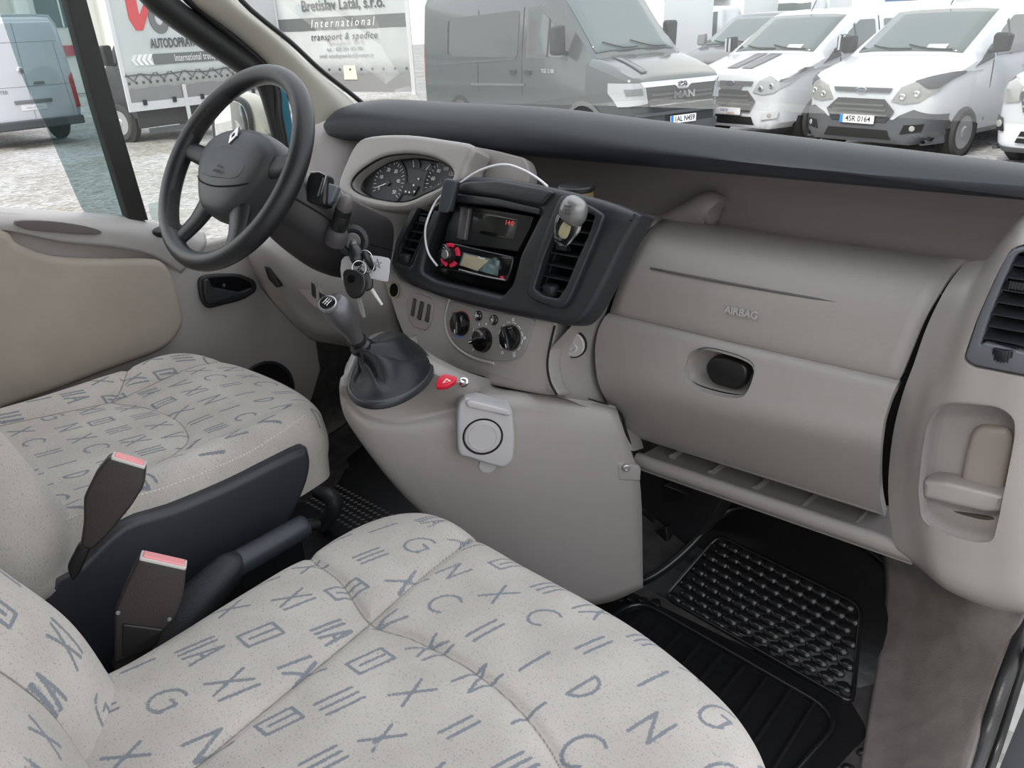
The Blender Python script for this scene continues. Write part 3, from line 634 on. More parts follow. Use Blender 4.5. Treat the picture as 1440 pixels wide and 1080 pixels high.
def dial(x, y, r, a0, a1, n, nums, nd):
    q = CL.at(*CL.px(x, y, -.003), -.003); d_ = lathe('dial', [(.0001, .001), (r, .001), (r*1.03, .002), (r*1.06, 0)], q, mat('dial_dark', (.012, .015, .018), .5), cl, 36)
    ticks = []
    for k in range(n+1):
        t = a0+(a1-a0)*k/n; r0 = r*(.84 if k % 2 else .76)
        f_ = Fr(q.pt(0, 0, .0012), q.n, q.u*math.cos(t)+q.v*math.sin(t)); ticks.append(box_vf(f_, r0, r*.93, -.0005, .0005, 0, .0004))
    mesh('tick_marks', *join(ticks), PRINT, d_)
    for k, s_ in enumerate(nums):
        t = a0+(a1-a0)*k/(len(nums)-1); text('dial_number', s_, q, r*.58*math.cos(t), r*.58*math.sin(t), r*.22, PRINT, d_, c=.0015)
    f_ = Fr(q.pt(0, 0, .003), q.n, q.u*math.cos(nd)+q.v*math.sin(nd))
    plate('needle', f_, [(-.006, -.0012), (r*.8, -.0005), (r*.8, .0005), (-.006, .0012)], PRINT, d_, 0, .001, bev=0)
    lathe('needle_hub', [(.0001, .005), (.005, .005), (.006, .003), (.006, 0)], q, BLACK, d_, 16)
dial(547, 258, .052, 3.6, -.6, 24, ['0', '10', '20', '30', '40', '50'], 3.5)
dial(622, 258, .050, 3.6, -.6, 24, ['20', '60', '80', '100', '120', '160', '200'], 3.7)
for x, y, a in ((583, 236, 2.0), (600, 240, 1.0)):
    q = CL.at(*CL.px(x, y, -.003), -.003)
    plate('small_gauge', q, [(.018*math.cos(t), .018*math.sin(t)) for t in [k*math.pi/10 for k in range(11)]], mat('dial_dark', (), 0), cl, 0, .002, bev=0)
    f_ = Fr(q.pt(0, 0, .002), q.n, q.u*math.cos(a)+q.v*math.sin(a)); plate('needle', f_, [(0, -.0008), (.016, -.0004), (.016, .0004), (0, .0008)], PRINT, cl, 0, .001, bev=0)
plate('trip_display', CL, roundpoly(CL.pxs([(572, 257), (590, 262), (583, 275), (563, 272)], -.003), .002), mat('trip_dark', (.01, .01, .01), .6), cl, -.004, -.001, bev=.0005)
for x, y in ((583, 261), (572, 270), (577, 271), (584, 270), (590, 252)):
    plate('warning_light', CL, circle(*CL.px(x, y, -.003), .0022, 8), PRINT, cl, -.001, .0005, bev=0)
hs = roundpoly([np.array(p) for p in CL.pxs([(664, 205), (700, 212), (738, 222), (744, 240), (742, 262), (690, 262), (640, 262)], -.03)], .01)
plate('hood_side', CL, hs, mat('side_taupe', (.25, .225, .22), .55, bump=.2, bscale=900), dash, -.06, -.03, bev=.004)
# left part of the dash, towards the driver's door
rows = [[P(x, y, y=d) for x, y, d in r] for r in (
 [(415, 165, 1.34), (455, 170, 1.30), (530, 170, 1.33)],
 [(425, 190, 1.30), (455, 190, 1.22), (525, 192, 1.28)],
 [(430, 215, 1.26), (455, 222, 1.16), (520, 222, 1.26)],
 [(425, 250, 1.20), (455, 258, 1.12), (515, 262, 1.22)],
 [(420, 300, 1.15), (455, 300, 1.08), (515, 300, 1.18)])]
patch('hood_left', rows, GREYD, dash, 4, 4, thick=.006)
rows = [[P(x, y, y=d) for x, y, d in r] for r in (
 [(345, 320, 1.02), (375, 330, .99), (430, 355, 1.0), (490, 370, 1.03), (550, 365, 1.06)],
 [(342, 345, 1.0), (375, 350, .97), (430, 385, .99), (490, 395, 1.02), (550, 392, 1.05)],
 [(352, 372, 1.0), (380, 378, .975), (430, 408, .99), (490, 428, 1.02), (556, 430, 1.05)],
 [(378, 412, 1.01), (402, 415, .99), (440, 438, 1.01), (495, 452, 1.04), (565, 465, 1.07)],
 [(412, 450, 1.02), (432, 456, 1.01), (460, 466, 1.03), (505, 475, 1.06), (578, 490, 1.08)],
 [(440, 474, 1.04), (452, 478, 1.04), (475, 482, 1.07), (512, 488, 1.1), (585, 500, 1.12)])]
patch('knee_panel', rows, GREY, dash, 4, 4, thick=.008)
KF = Fr(P(425, 400, y=.985), (.15, -.98, .15))
pn = roundpoly(KF.pxs([(405, 376), (420, 377), (447, 397), (455, 418), (455, 440), (440, 432), (415, 405)], .006), .01)
plate('fuse_cover', KF, pn, GREYD, dash, -.02, .003, bev=.002)
for pts in ([(437, 396), (442, 400), (443, 420), (438, 415)], [(448, 410), (454, 415), (455, 430), (450, 426)]):
    plate('cover_slot', KF, roundpoly(KF.pxs(pts, .006), .002), BLACK, dash, 0, .006, bev=.001)
plate('pull_slot', KF, roundpoly(KF.pxs([(372, 374), (380, 376), (394, 402), (390, 405), (378, 392)], .01), .004), BLACK, dash, 0, .012, bev=.001)
# black void bracket beneath the shelf
BF = Fr((.28, 1.30, .25), (-.25, -.97, 0))
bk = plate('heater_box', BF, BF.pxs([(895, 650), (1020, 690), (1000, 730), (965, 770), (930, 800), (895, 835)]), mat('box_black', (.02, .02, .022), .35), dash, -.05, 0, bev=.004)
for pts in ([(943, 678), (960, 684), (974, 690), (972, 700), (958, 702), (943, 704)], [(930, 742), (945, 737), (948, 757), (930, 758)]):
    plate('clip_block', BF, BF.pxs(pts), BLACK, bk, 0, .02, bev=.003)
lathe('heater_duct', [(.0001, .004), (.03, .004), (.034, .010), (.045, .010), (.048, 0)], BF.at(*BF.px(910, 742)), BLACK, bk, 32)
# ================================================================== CENTRE CONSOLE
con = thing('centre_console', (0, 1.0, 0), 'grey lower console bulging rearwards from dashboard to the floor', 'console')
CF = Fr((-.118, .765, .5), (.765, -.64, .05), (.64, .765, 0))
def cp(x, y, c=0): return CF.pt(*CF.px(x, y, c), c)
def wrap(r):  # left side returns forward behind the nose
    p = r[0]; return [p+V3(-.04, .20, 0), p+V3(-.05, .06, 0), p+V3(-.018, .008, 0)]+r
rows = [wrap([P(489, 522, z=.597), P(505, 489, z=.60), P(550, 471, z=.60), P(640, 521, z=.595), P(705, 538, y=1.04), P(782, 552, y=1.085), P(865, 574, y=1.13)]),
        wrap([P(487, 542, z=.597), P(503, 525, z=.602), P(560, 510, z=.604), P(645, 538, z=.59), P(702, 547, y=1.02), P(784, 557, y=1.07), P(866, 579, y=1.125)])]
for r in ([(487, 556, -.004), (512, 575, -.004), (560, 585, -.004), (632, 570, -.006), (705, 558, -.008), (785, 562, -.008), (868, 584, -.005)],
          [(490, 575, .006), (520, 595, .006), (570, 603, .006), (640, 592, .004), (710, 582, .004), (790, 588, .004), (876, 604, .0)],
          [(502, 600, .006), (545, 620, .008), (590, 630, .008), (650, 625, .008), (715, 615, .008), (795, 620, .008), (885, 630, 0)],
          [(545, 660, .0), (585, 672, .006), (620, 680, .008), (660, 680, .010), (720, 680, .012), (800, 675, .010), (897, 668, 0)],
          [(590, 712, .0), (620, 722, .006), (650, 730, .008), (690, 735, .010), (735, 735, .012), (805, 728, .010), (901, 715, 0)],
          [(650, 770, .0), (675, 778, .004), (700, 785, .006), (725, 790, .008), (760, 795, .010), (820, 785, .008), (902, 770, 0)],
          [(720, 830, .0), (740, 838, 0), (760, 845, 0), (785, 850, 0), (815, 850, .0), (860, 843, 0), (903, 824, 0)]):
    rows.append(wrap([cp(*q) for q in r]))
body = patch('console_body', rows, GREY, con, 4, 4, thick=-.006)
tab = Fr(cp(880, 658, .002), CF.n, CF.u)
plate('fixing_tab', tab, roundpoly(tab.pxs([(866, 650), (870, 648), (897, 652), (900, 656), (899, 674), (868, 673)]), .003), GREY, con, -.01, .008, bev=.003)
lathe('screw', [(.0001, .004), (.003, .004), (.005, .006), (.0075, .005), (.008, 0)], tab.at(*tab.px(880, 657, .008), .008), SILVER, con, 18)
q = CF.at(*CF.px(878, 812, .004), .004)
plate('screw_hole', q, circle(0, 0, .006, 16), VOID, con, -.002, .002, bev=0)
tube('console_joint', [rows[0][6]+V3(0, 0, .002), rows[0][7]+V3(0, -.002, .002), rows[0][8]+V3(0, -.003, .002), rows[0][9]+V3(0, -.003, .001), P(880, 606, y=1.145), P(890, 640, y=1.15)], .0028, SEAM, con)
# hazard button
hzf = Fr(P(629, 538, z=.606), (.25, -.5, .83))
plate('hazard_button', hzf, roundpoly(hzf.pxs([(613, 547), (616, 534), (626, 527), (644, 532), (640, 539), (628, 546)]), .004), REDP, con, -.006, .006, bev=.003, seg=3)
plate('hazard_triangle', hzf, hzf.pxs([(622, 539), (628, 532), (635, 536)], .006), mat('triangle_pink', (.9, .6, .6), .4), con, .005, .0065, holes=[hzf.pxs([(625, 538), (628, 534), (632, 536.5)], .006)], bev=0)
lathe('chrome_plug', [(.0001, .006), (.004, .007), (.0055, .004), (.0085, .003), (.009, 0)], Fr(P(652, 538, z=.598), (.3, -.5, .8)), CHROME, con, 16)

# folding cup holder clipped on the console
ch = thing('folded_cup_holder', cp(685, 610, .01), 'folded light grey cup holder with round disc clipped to the console', 'cup holder')
HF = Fr(cp(684, 612, .024), (.75, -.65, .0), (.65, .75, 0))
hb = lambda pts, c=0: HF.pxs(pts, c)
plate('holder_body', HF, cat1([np.array(p) for p in hb([(644, 575), (652, 563), (660, 561), (700, 572), (718, 576), (722, 590), (724, 620), (721, 648), (708, 658), (690, 655), (660, 645), (646, 640), (643, 615)], .018)], 3, True), PALEG, ch, -.026, .018, bev=.007, seg=4)
cc = np.array(HF.px(679, 614, .018))
lathe('groove_ring', [(.0365, .0002), (.0365, .0012), (.0335, .0012), (.0335, .0002)], HF.at(*cc, .018), SEAM, ch, 40)
lathe('round_disc', [(.0001, .0025), (.024, .0025), (.0245, .0035), (.0265, .0035), (.027, .0022), (.031, .0022), (.0335, 0)], HF.at(*cc, .018), PALEG, ch, 40)
plate('folded_arm', HF, roundpoly(hb([(654, 563), (660, 560), (714, 573), (719, 580), (714, 582), (658, 570)], .014), .003), PALEG, ch, -.004, .024, bev=.003)
plate('arm_slot', HF, hb([(659, 568), (712, 581), (710, 584), (657, 571)], .018), SEAM, ch, .016, .0188, bev=0)
lathe('lower_tab', [(.0001, .004), (.016, .004), (.017, 0), (.017, -.012)], HF.at(*HF.px(686, 655), -.006), PALEG, ch, 24)

# gear lever
gl = thing('gear_lever', P(545, 530, z=.6), 'grey knobbed gear lever rising from a leather boot on the console', 'gear lever')
bo = [P(x, y, z=.603) for x, y in ((489, 545), (490, 557), (500, 568), (520, 574), (548, 572), (578, 560), (602, 541), (611, 520), (600, 500), (578, 482), (545, 472), (512, 490), (497, 515))]
ZF = Fr((-.1, .8, .603), (0, 0, 1))
o2 = cat1([np.array([(p-ZF.o)@ZF.u, (p-ZF.o)@ZF.v]) for p in bo], 3, True)
bc = sum(o2)/len(o2)
plate('boot_plinth', ZF, o2, mat('plinth_dark', (.022, .025, .03), .4), gl, -.004, .010, bev=.005, seg=3)
neck = P(506, 486, x=-.10); base = ZF.pt(*bc, .01)
rings = []; n_ = len(o2); rnd = [random.random() for _ in range(40)]
for k, (t, s_, fold) in enumerate(((0, .93, 0), (.04, .90, .01), (.18, .80, .05), (.35, .66, .10), (.52, .52, .14), (.68, .37, .15), (.82, .22, .12), (.93, .15, .06), (1.0, .125, .02))):
    cx = base*(1-t)+neck*t + V3(.02, .02, 0)*math.sin(t*3.1)*.5; rr = []
    for i in range(n_):
        a = 2*math.pi*i/n_; d_ = (o2[i]-bc)*s_*(1+fold*math.sin(3*a+k*.55)+fold*.7*math.sin(5*a-k*.9+1))
        rr.append(cx+V3(d_[0], d_[1], .012*fold*6*math.sin(4*a+k)))
    rings.append(rr)
v, f = loft(rings, True, False, n1=4); mesh('leather_boot', v, f, mat('boot_leather', (.011, .012, .015), .45, bump=.4, bscale=500, spec=.4), gl, angle=80)
ax = neck; top = P(470, 425, x=-.10); ax_d = (top-ax); Lk = np.linalg.norm(ax_d); KFr = Fr(ax, ax_d, (1, 0, 0))
lathe('neck_collar', [(.015, -.012), (.018, -.008), (.018, .0), (.014, .004), (.014, .010), (.017, .013)], KFr, BLACK, gl, 28)
lathe('gear_knob', [(.0001, .0), (.0125, .004), (.0135, .02), (.0155, .035), (.0205, .05), (.0245, .065), (.0255, .08), (.0225, .094), (.016, .102), (.0001, .105)], KFr, mat('knob_grey', (.13, .13, .14), .33, metal=.55), gl, 36)
kc = Fr(P(461, 427, x=-.085), -ray(461, 427)*.5+V3(.0, -.2, .75)*.9)
lathe('cap_ring', [(.0001, .003), (.012, .003), (.0145, .002), (.015, -.004)], kc, SILVER, gl, 28)
lathe('shift_pattern_cap', [(.0001, .0055), (.0115, .0045), (.0125, .003)], kc, PIANO, gl, 28)
for a in (-.004, 0, .004): plate('pattern_line', kc, [(a-.0004, -.006), (a+.0004, -.006), (a+.0004, .006), (a-.0004, .006)], PRINT, gl, .004, .0060, bev=0)
plate('pattern_line', kc, [(-.0044, -.0004), (.0044, -.0004), (.0044, .0004), (-.0044, .0004)], PRINT, gl, .004, .0060, bev=0)

# ================================================================== STEERING
T = .6136; yw = .039
WN = V3(math.sin(yw)*math.cos(T), -math.cos(yw)*math.cos(T), math.sin(T))
WC = V3(-.357, .726, .9416)
WH = Fr(WC, WN, (math.cos(yw), math.sin(yw), 0))
wh = thing('steering_wheel', WC, 'black leather steering wheel with grey airbag hub', 'steering wheel')
Rm = .174; rt = .0175
LEATH2 = mat('wheel_leather', (.013, .014, .017), .33, bump=.25, bscale=900, spec=.5)
tube('rim', [WH.pt(Rm*math.cos(2*math.pi*k/40), Rm*math.sin(2*math.pi*k/40), .008) for k in range(40)], [rt*(1+.05*math.cos(4*math.pi*k/40)) for k in range(40)], LEATH2, wh, n=20, sm=3, closed=True)
# perforated grip inserts on the inner side of the rim
for t0, t1 in ((.45, 1.0), (2.2, 2.85), (3.5, 4.1), (5.3, 5.85)):
    v, f = tube_vf([WH.pt((Rm-.0045)*math.cos(t0+(t1-t0)*k/14), (Rm-.0045)*math.sin(t0+(t1-t0)*k/14), .008-.0) for k in range(15)], [.0135]+[.0145+.0004*(k % 2) for k in range(13)]+[.0135], n=18, sm=3)
    mesh('grip_insert', v, f, mat('perforated', (.03, .026, .028), .55, bump=2.5, bscale=900), wh, angle=70)
hubo = cat1([np.array(p) for p in [(-.075, .055), (-.03, .068), (.03, .068), (.075, .055), (.10, .03), (.098, -.005), (.075, -.045), (.045, -.078), (0, -.088), (-.045, -.078), (-.075, -.045), (-.098, -.005), (-.10, .03)]], 3, True)
HUBM = mat('hub_plastic', (.045, .048, .054), .45, bump=.2, bscale=900)
rings = []
for s_, c in ((1.02, -.045), (1.06, -.02), (1.03, .000), (.97, .012), (.85, .020), (.6, .026), (.3, .028), (.02, .0285)):
    rings.append([WH.pt(p[0]*s_, p[1]*s_, c) for p in hubo])
v, f = loft(rings, True, True, n1=3); mesh('airbag_cover', v, f, HUBM, wh, angle=60)
pad = cat1([np.array(p) for p in [(-.066, .020), (0, .032), (.066, .020), (.064, -.006), (.05, -.026), (0, -.030), (-.05, -.026), (-.064, -.006)]], 3, True)
def dome(co):
    co[:, 2] += np.array([-.006*((x/.07)**2+(y/.06)**2) for x, y in co[:, :2]]); return co
plate('hub_panel', WH, pad, mat('hub_light', (.085, .086, .09), .55, bump=.2, bscale=900), wh, .018, .0305, bev=.002, bend=dome)
HO = np.array(hubo); HA = np.arctan2(HO[:, 1], HO[:, 0]); HR = np.linalg.norm(HO, axis=1); _o = np.argsort(HA); HA, HR = HA[_o], HR[_o]
def hubc(x, y):
    r = math.hypot(x, y); R = float(np.interp(math.atan2(y, x), HA, HR, period=2*math.pi)); return float(np.interp(r/R, [0, .3, .6, .85, .97, 1.03], [.0285, .028, .026, .020, .012, .0]))
tube('hub_seam', [WH.pt(x, y, hubc(x, y)+.0008) for x, y in ((-.078, -.028), (-.06, -.036), (-.04, -.041), (-.02, -.044), (0, -.045), (.02, -.044), (.04, -.041), (.06, -.036), (.078, -.028))], .0015, SEAM, wh, n=6)
# emblem
rh = [(0, .017), (.0105, 0), (0, -.017), (-.0105, 0)]
eb = WH.at(0, .048, .0245); eb = Fr(eb.o, eb.n+eb.v*.15, eb.u)
plate('emblem', eb, rh, CHROME, wh, 0, .0035, holes=[[(0, .0075), (.0045, 0), (0, -.0075), (-.0045, 0)]], bev=.0012)
plate('emblem_back', eb, [(a*1.12, b*1.12) for a, b in rh], BLACK, wh, -.001, .001, bev=0)
for b, s_ in ((-.010, 'SRS'), (-.019, 'AIRBAG')): text('hub_word', s_, WH, 0, b, .007, mat('word_dark', (.04, .04, .045), .5), wh, c=.0318)
for sg in (-1, 1):
    for (a, b), (a1, b1), nm in (((.080*sg, .012), (.160*sg, .022), 'spoke'), ((.045*sg, -.060), (.085*sg, -.150), 'spoke')):
        pts = [WH.pt(a, b, -.004), WH.pt((a+a1)/2, (b+b1)/2, -.004), WH.pt(a1, b1, .006)]
        v, f = tube_vf(pts, [.026, .019, .017], n=14, sm=4, flat=.55, upv=tuple(WN)); mesh(nm, v, f, LEATH2, wh)
# column with shroud, stalks, ignition
colm = thing('steering_column', WC+V3(0, .15, -.12), 'dark steering column shroud with ignition lock on its right side', 'steering column')
ce = [np.array(p) for p in (WC+V3(0, .030, -.03), WC+V3(.008, .08, -.075), WC+V3(.010, .14, -.125), WC+V3(.0, .20, -.165), WC+V3(-.012, .28, -.20))]
sz = [(.050, .042), (.078, .056), (.090, .066), (.082, .068), (.066, .06)]
rings = []
for c_, (a, b) in zip(ce, sz):
    rings.append([c_+V3(a*np.sign(math.cos(t))*abs(math.cos(t))**.75, 0, b*np.sign(math.sin(t))*abs(math.sin(t))**.75)+V3(0, .5*b*math.sin(t), 0) for t in [2*math.pi*k/28 for k in range(28)]])
v, f = loft(rings, True, True, n1=4); mesh('column_shroud', v, f, mat('shroud', (.022, .020, .023), .45, bump=.2, bscale=900), colm, angle=60)
tube('shroud_seam', [c_+V3(a*1.004, 0, .004) for c_, (a, b) in zip(ce, sz)], .0018, SEAM, colm, n=6)
IG = Fr(P(496, 339, x=-.249), (.72, -.66, .2))
lathe('ignition_bezel', [(.020, -.012), (.030, -.006), (.029, .003), (.023, .006), (.0175, .003), (.0165, -.004)], IG, DARK, colm, 36)
lathe('ignition_lock', [(.0001, .008), (.013, .008), (.0155, .006), (.0165, -.004)], IG, mat('lock_grey', (.09, .085, .085), .4), colm, 28)
# stalk with round end
st = thing('light_stalk', P(482, 320, x=-.25), 'black rotary control stalk right of the steering wheel', 'stalk')
a, b = P(476, 322, x=-.245), P(488, 276, x=-.215)
SD = Fr(a, b-a, (1, 0, 0)); L_ = float(np.linalg.norm(b-a))
lathe('stalk_boot', [(.020, -.03), (.021, -.012), (.018, -.004), (.0145, .0)], SD, mat('boot_soft', (.06, .055, .06), .6), st, 24)
lathe('stalk_barrel', [(.0125, -.004), (.0145, .004), (.0148, L_*.42), (.0142, L_*.44)], SD, BLACK, st, 24)
lathe('stalk_collar', [(.0138, L_*.44), (.0148, L_*.46), (.0148, L_*.62), (.0138, L_*.64)], SD, BLACK, st, 24)
lathe('stalk_end', [(.0138, L_*.64), (.0145, L_*.68), (.0125, L_*.9), (.007, L_), (.0001, L_*1.03)], SD, mat('stalk_end', (.11, .10, .10), .45), st, 24)
rm = thing('audio_remote', P(447, 262, x=-.27), 'black audio remote pod with silver edge behind the wheel rim', 'remote')
RF = Fr(P(447, 262, x=-.26), (.55, -.8, .35))
plate('remote_body', RF, roundpoly(RF.pxs([(434, 242), (449, 240), (460, 245), (458, 290), (430, 283), (430, 256)]), .006), BLACK, rm, -.04, 0, bev=.006)
tube('silver_edge', [RF.pt(*RF.px(x, y), .001) for x, y in ((436, 243), (449, 242), (459, 247), (452, 272), (447, 276), (455, 250))], .0013, SILVER, rm, n=6, sm=1)
plate('remote_fin', RF, roundpoly(RF.pxs([(455, 255), (478, 263), (470, 285), (458, 292)], -.02), .004), mat('fin_blue', (.12, .14, .16), .4), rm, -.03, -.01, bev=.003)
# wiper stalk on the far side
tube('stalk_arm', [WC+V3(-.05, .08, -.05), WC+V3(-.14, .06, -.03), WC+V3(-.20, .05, -.01)], [.008, .009, .012], BLACK, colm)

# keys, tag, card
kg = thing('key_ring', P(505, 372, x=-.235), 'steel split rings hanging from the ignition key', 'ring')
def torus(name, c, n, r, rr, m, parent):
    f_ = Fr(c, n); return tube(name, [f_.pt(r*math.cos(2*math.pi*k/20), r*math.sin(2*math.pi*k/20)) for k in range(20)], rr, m, parent, n=8, sm=2, closed=True)
torus('split_ring', P(513, 363, x=-.207), V3(.6, -.75, .1), .014, .0009, CHROME, kg)
torus('split_ring', P(505, 377, x=-.204), V3(.9, -.3, .2), .013, .0009, CHROME, kg)
torus('split_ring', P(518, 375, x=-.204), V3(.3, -.8, .5), .012, .0009, CHROME, kg)
ik = thing('ignition_key', P(508, 350, x=-.235), 'black plastic head of the key in the ignition', 'key')
iko = IG.pt(.006, -.006, .012)
tube('key_shaft', [IG.pt(.002, -.001, .004), IG.pt(.006, -.006, .022)], .006, SILVER, ik, sm=1)
v, f = tube_vf([IG.pt(.004, -.004, .014), IG.pt(.010, -.016, .03), IG.pt(.015, -.030, .036), IG.pt(.018, -.040, .034)], [.008, .0125, .012, .006], n=14, sm=4, flat=.6); mesh('key_head', v, f, BLACK, ik)
rk = thing('remote_key', P(501, 398, x=-.215), 'black round cornered remote key with steel blade hanging below the ring', 'key')
QF = Fr(P(501, 398, x=-.195), (.5, -.8, .35), (1, .5, 0))
plate('key_case', QF, roundpoly(QF.pxs([(481, 383), (486, 378), (500, 379), (512, 386), (515, 400), (508, 417), (495, 421), (487, 414), (482, 398)]), .008), BLACK, rk, -.012, 0, bev=.004, seg=3)
lathe('key_button', [(.0001, .002), (.006, .002), (.0075, 0)], QF.at(*QF.px(494, 392)), VOID, rk, 20)
plate('key_blade', QF, QF.pxs([(502, 420), (508, 420), (512, 436), (514, 446), (510, 447), (506, 438)], -.006), SILVER, rk, -.008, -.006, bev=.0003)
rk2 = thing('spare_key', P(516, 400, x=-.207), 'second black key with thin steel blade behind the remote key', 'key')
QG = Fr(P(516, 400, x=-.206), (.7, -.6, .25), (.7, .8, 0))
plate('key_head', QG, roundpoly(QG.pxs([(504, 380), (516, 381), (525, 392), (524, 406), (514, 411), (505, 400)]), .006), BLACK, rk2, -.008, 0, bev=.003)
plate('key_blade', QG, QG.pxs([(520, 408), (525, 405), (539, 428), (536, 430)], -.004), SILVER, rk2, -.006, -.004, bev=.0003)
fb = thing('key_fob', P(522, 370, x=-.22), 'slim black pen shaped fob crossing the paper tag', 'fob')
tube('fob_barrel', [P(512, 354, x=-.204), P(518, 366, x=-.198), P(526, 379, x=-.198)], [.005, .0065, .0045], BLACK, fb)
tube('fob_tip', [P(526, 379, x=-.198), P(538, 394, x=-.198)], [.0025, .0008], SILVER, fb, sm=1)
tg = thing('paper_tag', P(520, 375, x=-.24), 'white paper tag with handwritten number behind the keys', 'tag')
TF = Fr(P(515, 375, x=-.214), (.35, -.9, .25), (1, .35, 0))
plate('tag_card', TF, cat1([np.array(p) for p in TF.pxs([(480, 366), (492, 359), (520, 359), (546, 363), (548, 372), (546, 392), (541, 396), (510, 390), (492, 400), (480, 392)])], 2, True), mat('tag_paper', (.62, .62, .66), .6), tg, -.0012, 0, bev=.0004)
text('tag_number', '2', TF, *TF.px(505, 375), .022, PRINTK, tg, c=.0004, shear=.3)
text('tag_letters', 'ok', TF, *TF.px(520, 377), .016, PRINTK, tg, c=.0004, shear=.3)
pl_ = TF.px(531, 371)
tube('tag_star', [TF.pt(pl_[0]+.009*math.cos(math.pi/2+k*4*math.pi/5), pl_[1]+.009*math.sin(math.pi/2+k*4*math.pi/5), .0006) for k in range(5)], .0006, PRINTK, tg, n=6, sm=1, closed=True)

# phone holder, cable, air freshener, can
ph = thing('phone_holder', SF.pt(*SF.px(632, 275), .03), 'dark magnetic phone holder clipped to the left air vent', 'phone holder')
HF2 = Fr(SF.pt(*SF.px(631, 276, .03), .03), (.30, -.93, .1), (1, .3, 0))
plate('holder_plate', HF2, roundpoly(HF2.pxs([(623, 254), (627, 251), (642, 254), (641, 262), (632, 295), (629, 300), (616, 298), (616, 292)]), .004), mat('holder_face', (.06, .07, .08), .4), ph, -.009, 0, bev=.003, seg=3)
plate('holder_back', HF2, roundpoly(HF2.pxs([(629, 256), (645, 256), (636, 298), (622, 298)], -.01), .003), DARK, ph, -.02, -.009, bev=.003)
tube('holder_clip', [HF2.pt(0, 0, -.018), SF.pt(*SF.px(612, 292), -.004)], .008, BLACK, ph, sm=1)
cab = thing('charging_cable', P(700, 233, y=1.07), 'white cable arching over the centre stack from radio to phone holder', 'cable')
tube('cable_wire', [SF.pt(*SF.px(615, 374, -.002), -.002), SF.pt(*SF.px(603, 357, .012), .012), SF.pt(*SF.px(598, 335, .02), .02), SF.pt(*SF.px(600, 313, .025), .025), SF.pt(*SF.px(614, 282, .012), .012), SF.pt(*SF.px(632, 268, .004), .004), P(650, 255, y=1.08), P(672, 241, y=1.085), P(695, 233, y=1.09), P(716, 232, y=1.09), P(738, 240, y=1.09), P(755, 250, y=1.085), P(770, 262, y=1.08)], .0022, mat('cable_white', (.78, .78, .82), .4), cab, n=8, sm=6)
afr = thing('air_freshener', P(800, 305, y=1.03), 'silver and clear vial air freshener clipped on the right vent', 'air freshener')
a, b = SF.pt(*SF.px(793, 330, .03), .03), SF.pt(*SF.px(811, 286, .045), .045)
AF = Fr((a+b)/2, (.5, -.8, .25), b-a)   # u runs along the body
up = (b-a); up /= np.linalg.norm(up); AD = Fr(a, up, (1, 0, 0))
Lh = float(np.linalg.norm(b-a))
def lathe2(name, prof, m, fl=.8):
    n = 32; rings = [[AD.pt(r*math.cos(2*math.pi*k/n), r*fl*math.sin(2*math.pi*k/n), h) for k in range(n)] for r, h in prof]
    v, f = loft(rings, True, True, n1=3); return mesh(name, v, f, m, afr, angle=60)
lathe2('freshener_cap', [(.0215, Lh*.5), (.0235, Lh*.58), (.025, Lh*.75), (.022, Lh*.98), (.014, Lh*1.12), (.0005, Lh*1.16)], mat('cap_silver', (.24, .24, .245), .3, metal=.5))
CG = bpy.data.materials.new('clear_plastic'); CG.use_nodes = True; b_ = CG.node_tree.nodes['Principled BSDF']; b_.inputs['Transmission Weight'].default_value = 1; b_.inputs['Roughness'].default_value = .03; b_.inputs['IOR'].default_value = 1.4; b_.inputs['Base Color'].default_value = (.95, .97, 1, 1)
lathe2('freshener_vial', [(.0005, -.016), (.012, -.016), (.016, -.010), (.0205, Lh*.08), (.0235, Lh*.3), (.0225, Lh*.52)], CG)
lathe2('vial_core', [(.0005, -.004), (.006, 0), (.0075, Lh*.2), (.006, Lh*.38)], mat('core_cream', (.62, .55, .32), .6), .4)
q = Fr(AD.pt(.0, -.016, Lh*.78), -ray(805, 290), (1, 0, 0))
for k in range(3): plate('cap_slot', q, roundpoly([(-.008+.001*k, .010-.006*k), (.008-.001*k, .011-.006*k), (.006-.001*k, .0075-.006*k), (-.006+.001*k, .007-.006*k)], .001), BLACK, afr, .0, .0075, bev=0)
can = thing('tin_can', P(810, 272, y=1.16), 'short round tin with black lid standing behind the centre stack', 'tin')
cz = P(810, 264, y=1.13); ZC = Fr(cz, (0, 0, 1))
lathe('tin_body', [(.0001, -.05), (.031, -.05), (.031, -.006), (.0001, -.006)], ZC, mat('tin_brass', (.50, .33, .16), .35, metal=.6), can, 36)
lathe('tin_label', [(.0313, -.045), (.0315, -.044), (.0315, -.018), (.0313, -.017)], ZC, mat('tin_blue', (.05, .05, .30), .35), can, 36)
lathe('tin_lid', [(.0001, .004), (.031, .004), (.033, .002), (.033, -.004), (.031, -.006)], ZC, BLACK, can, 36)
pk = thing('trough_bulge', P(980, 290, y=1.35), 'smooth taupe rounded moulding standing in the dashboard trough', 'moulding')
a, b = P(935, 300, y=1.36), P(998, 287, y=1.36)
v, f = tube_vf([a+V3(-.03, 0, -.035), a+(b-a)*.5+V3(0, 0, -.02), b+V3(-.0, 0, -.012), b+V3(.012, 0, -.014), b+V3(.016, 0, -.014)], [.02, .03, .035, .028, .004], n=24, sm=5, flat=1.0)
mesh('bulge_body', v, f, mat('bulge_taupe', (.24, .215, .21), .55, bump=.2, bscale=900), pk)
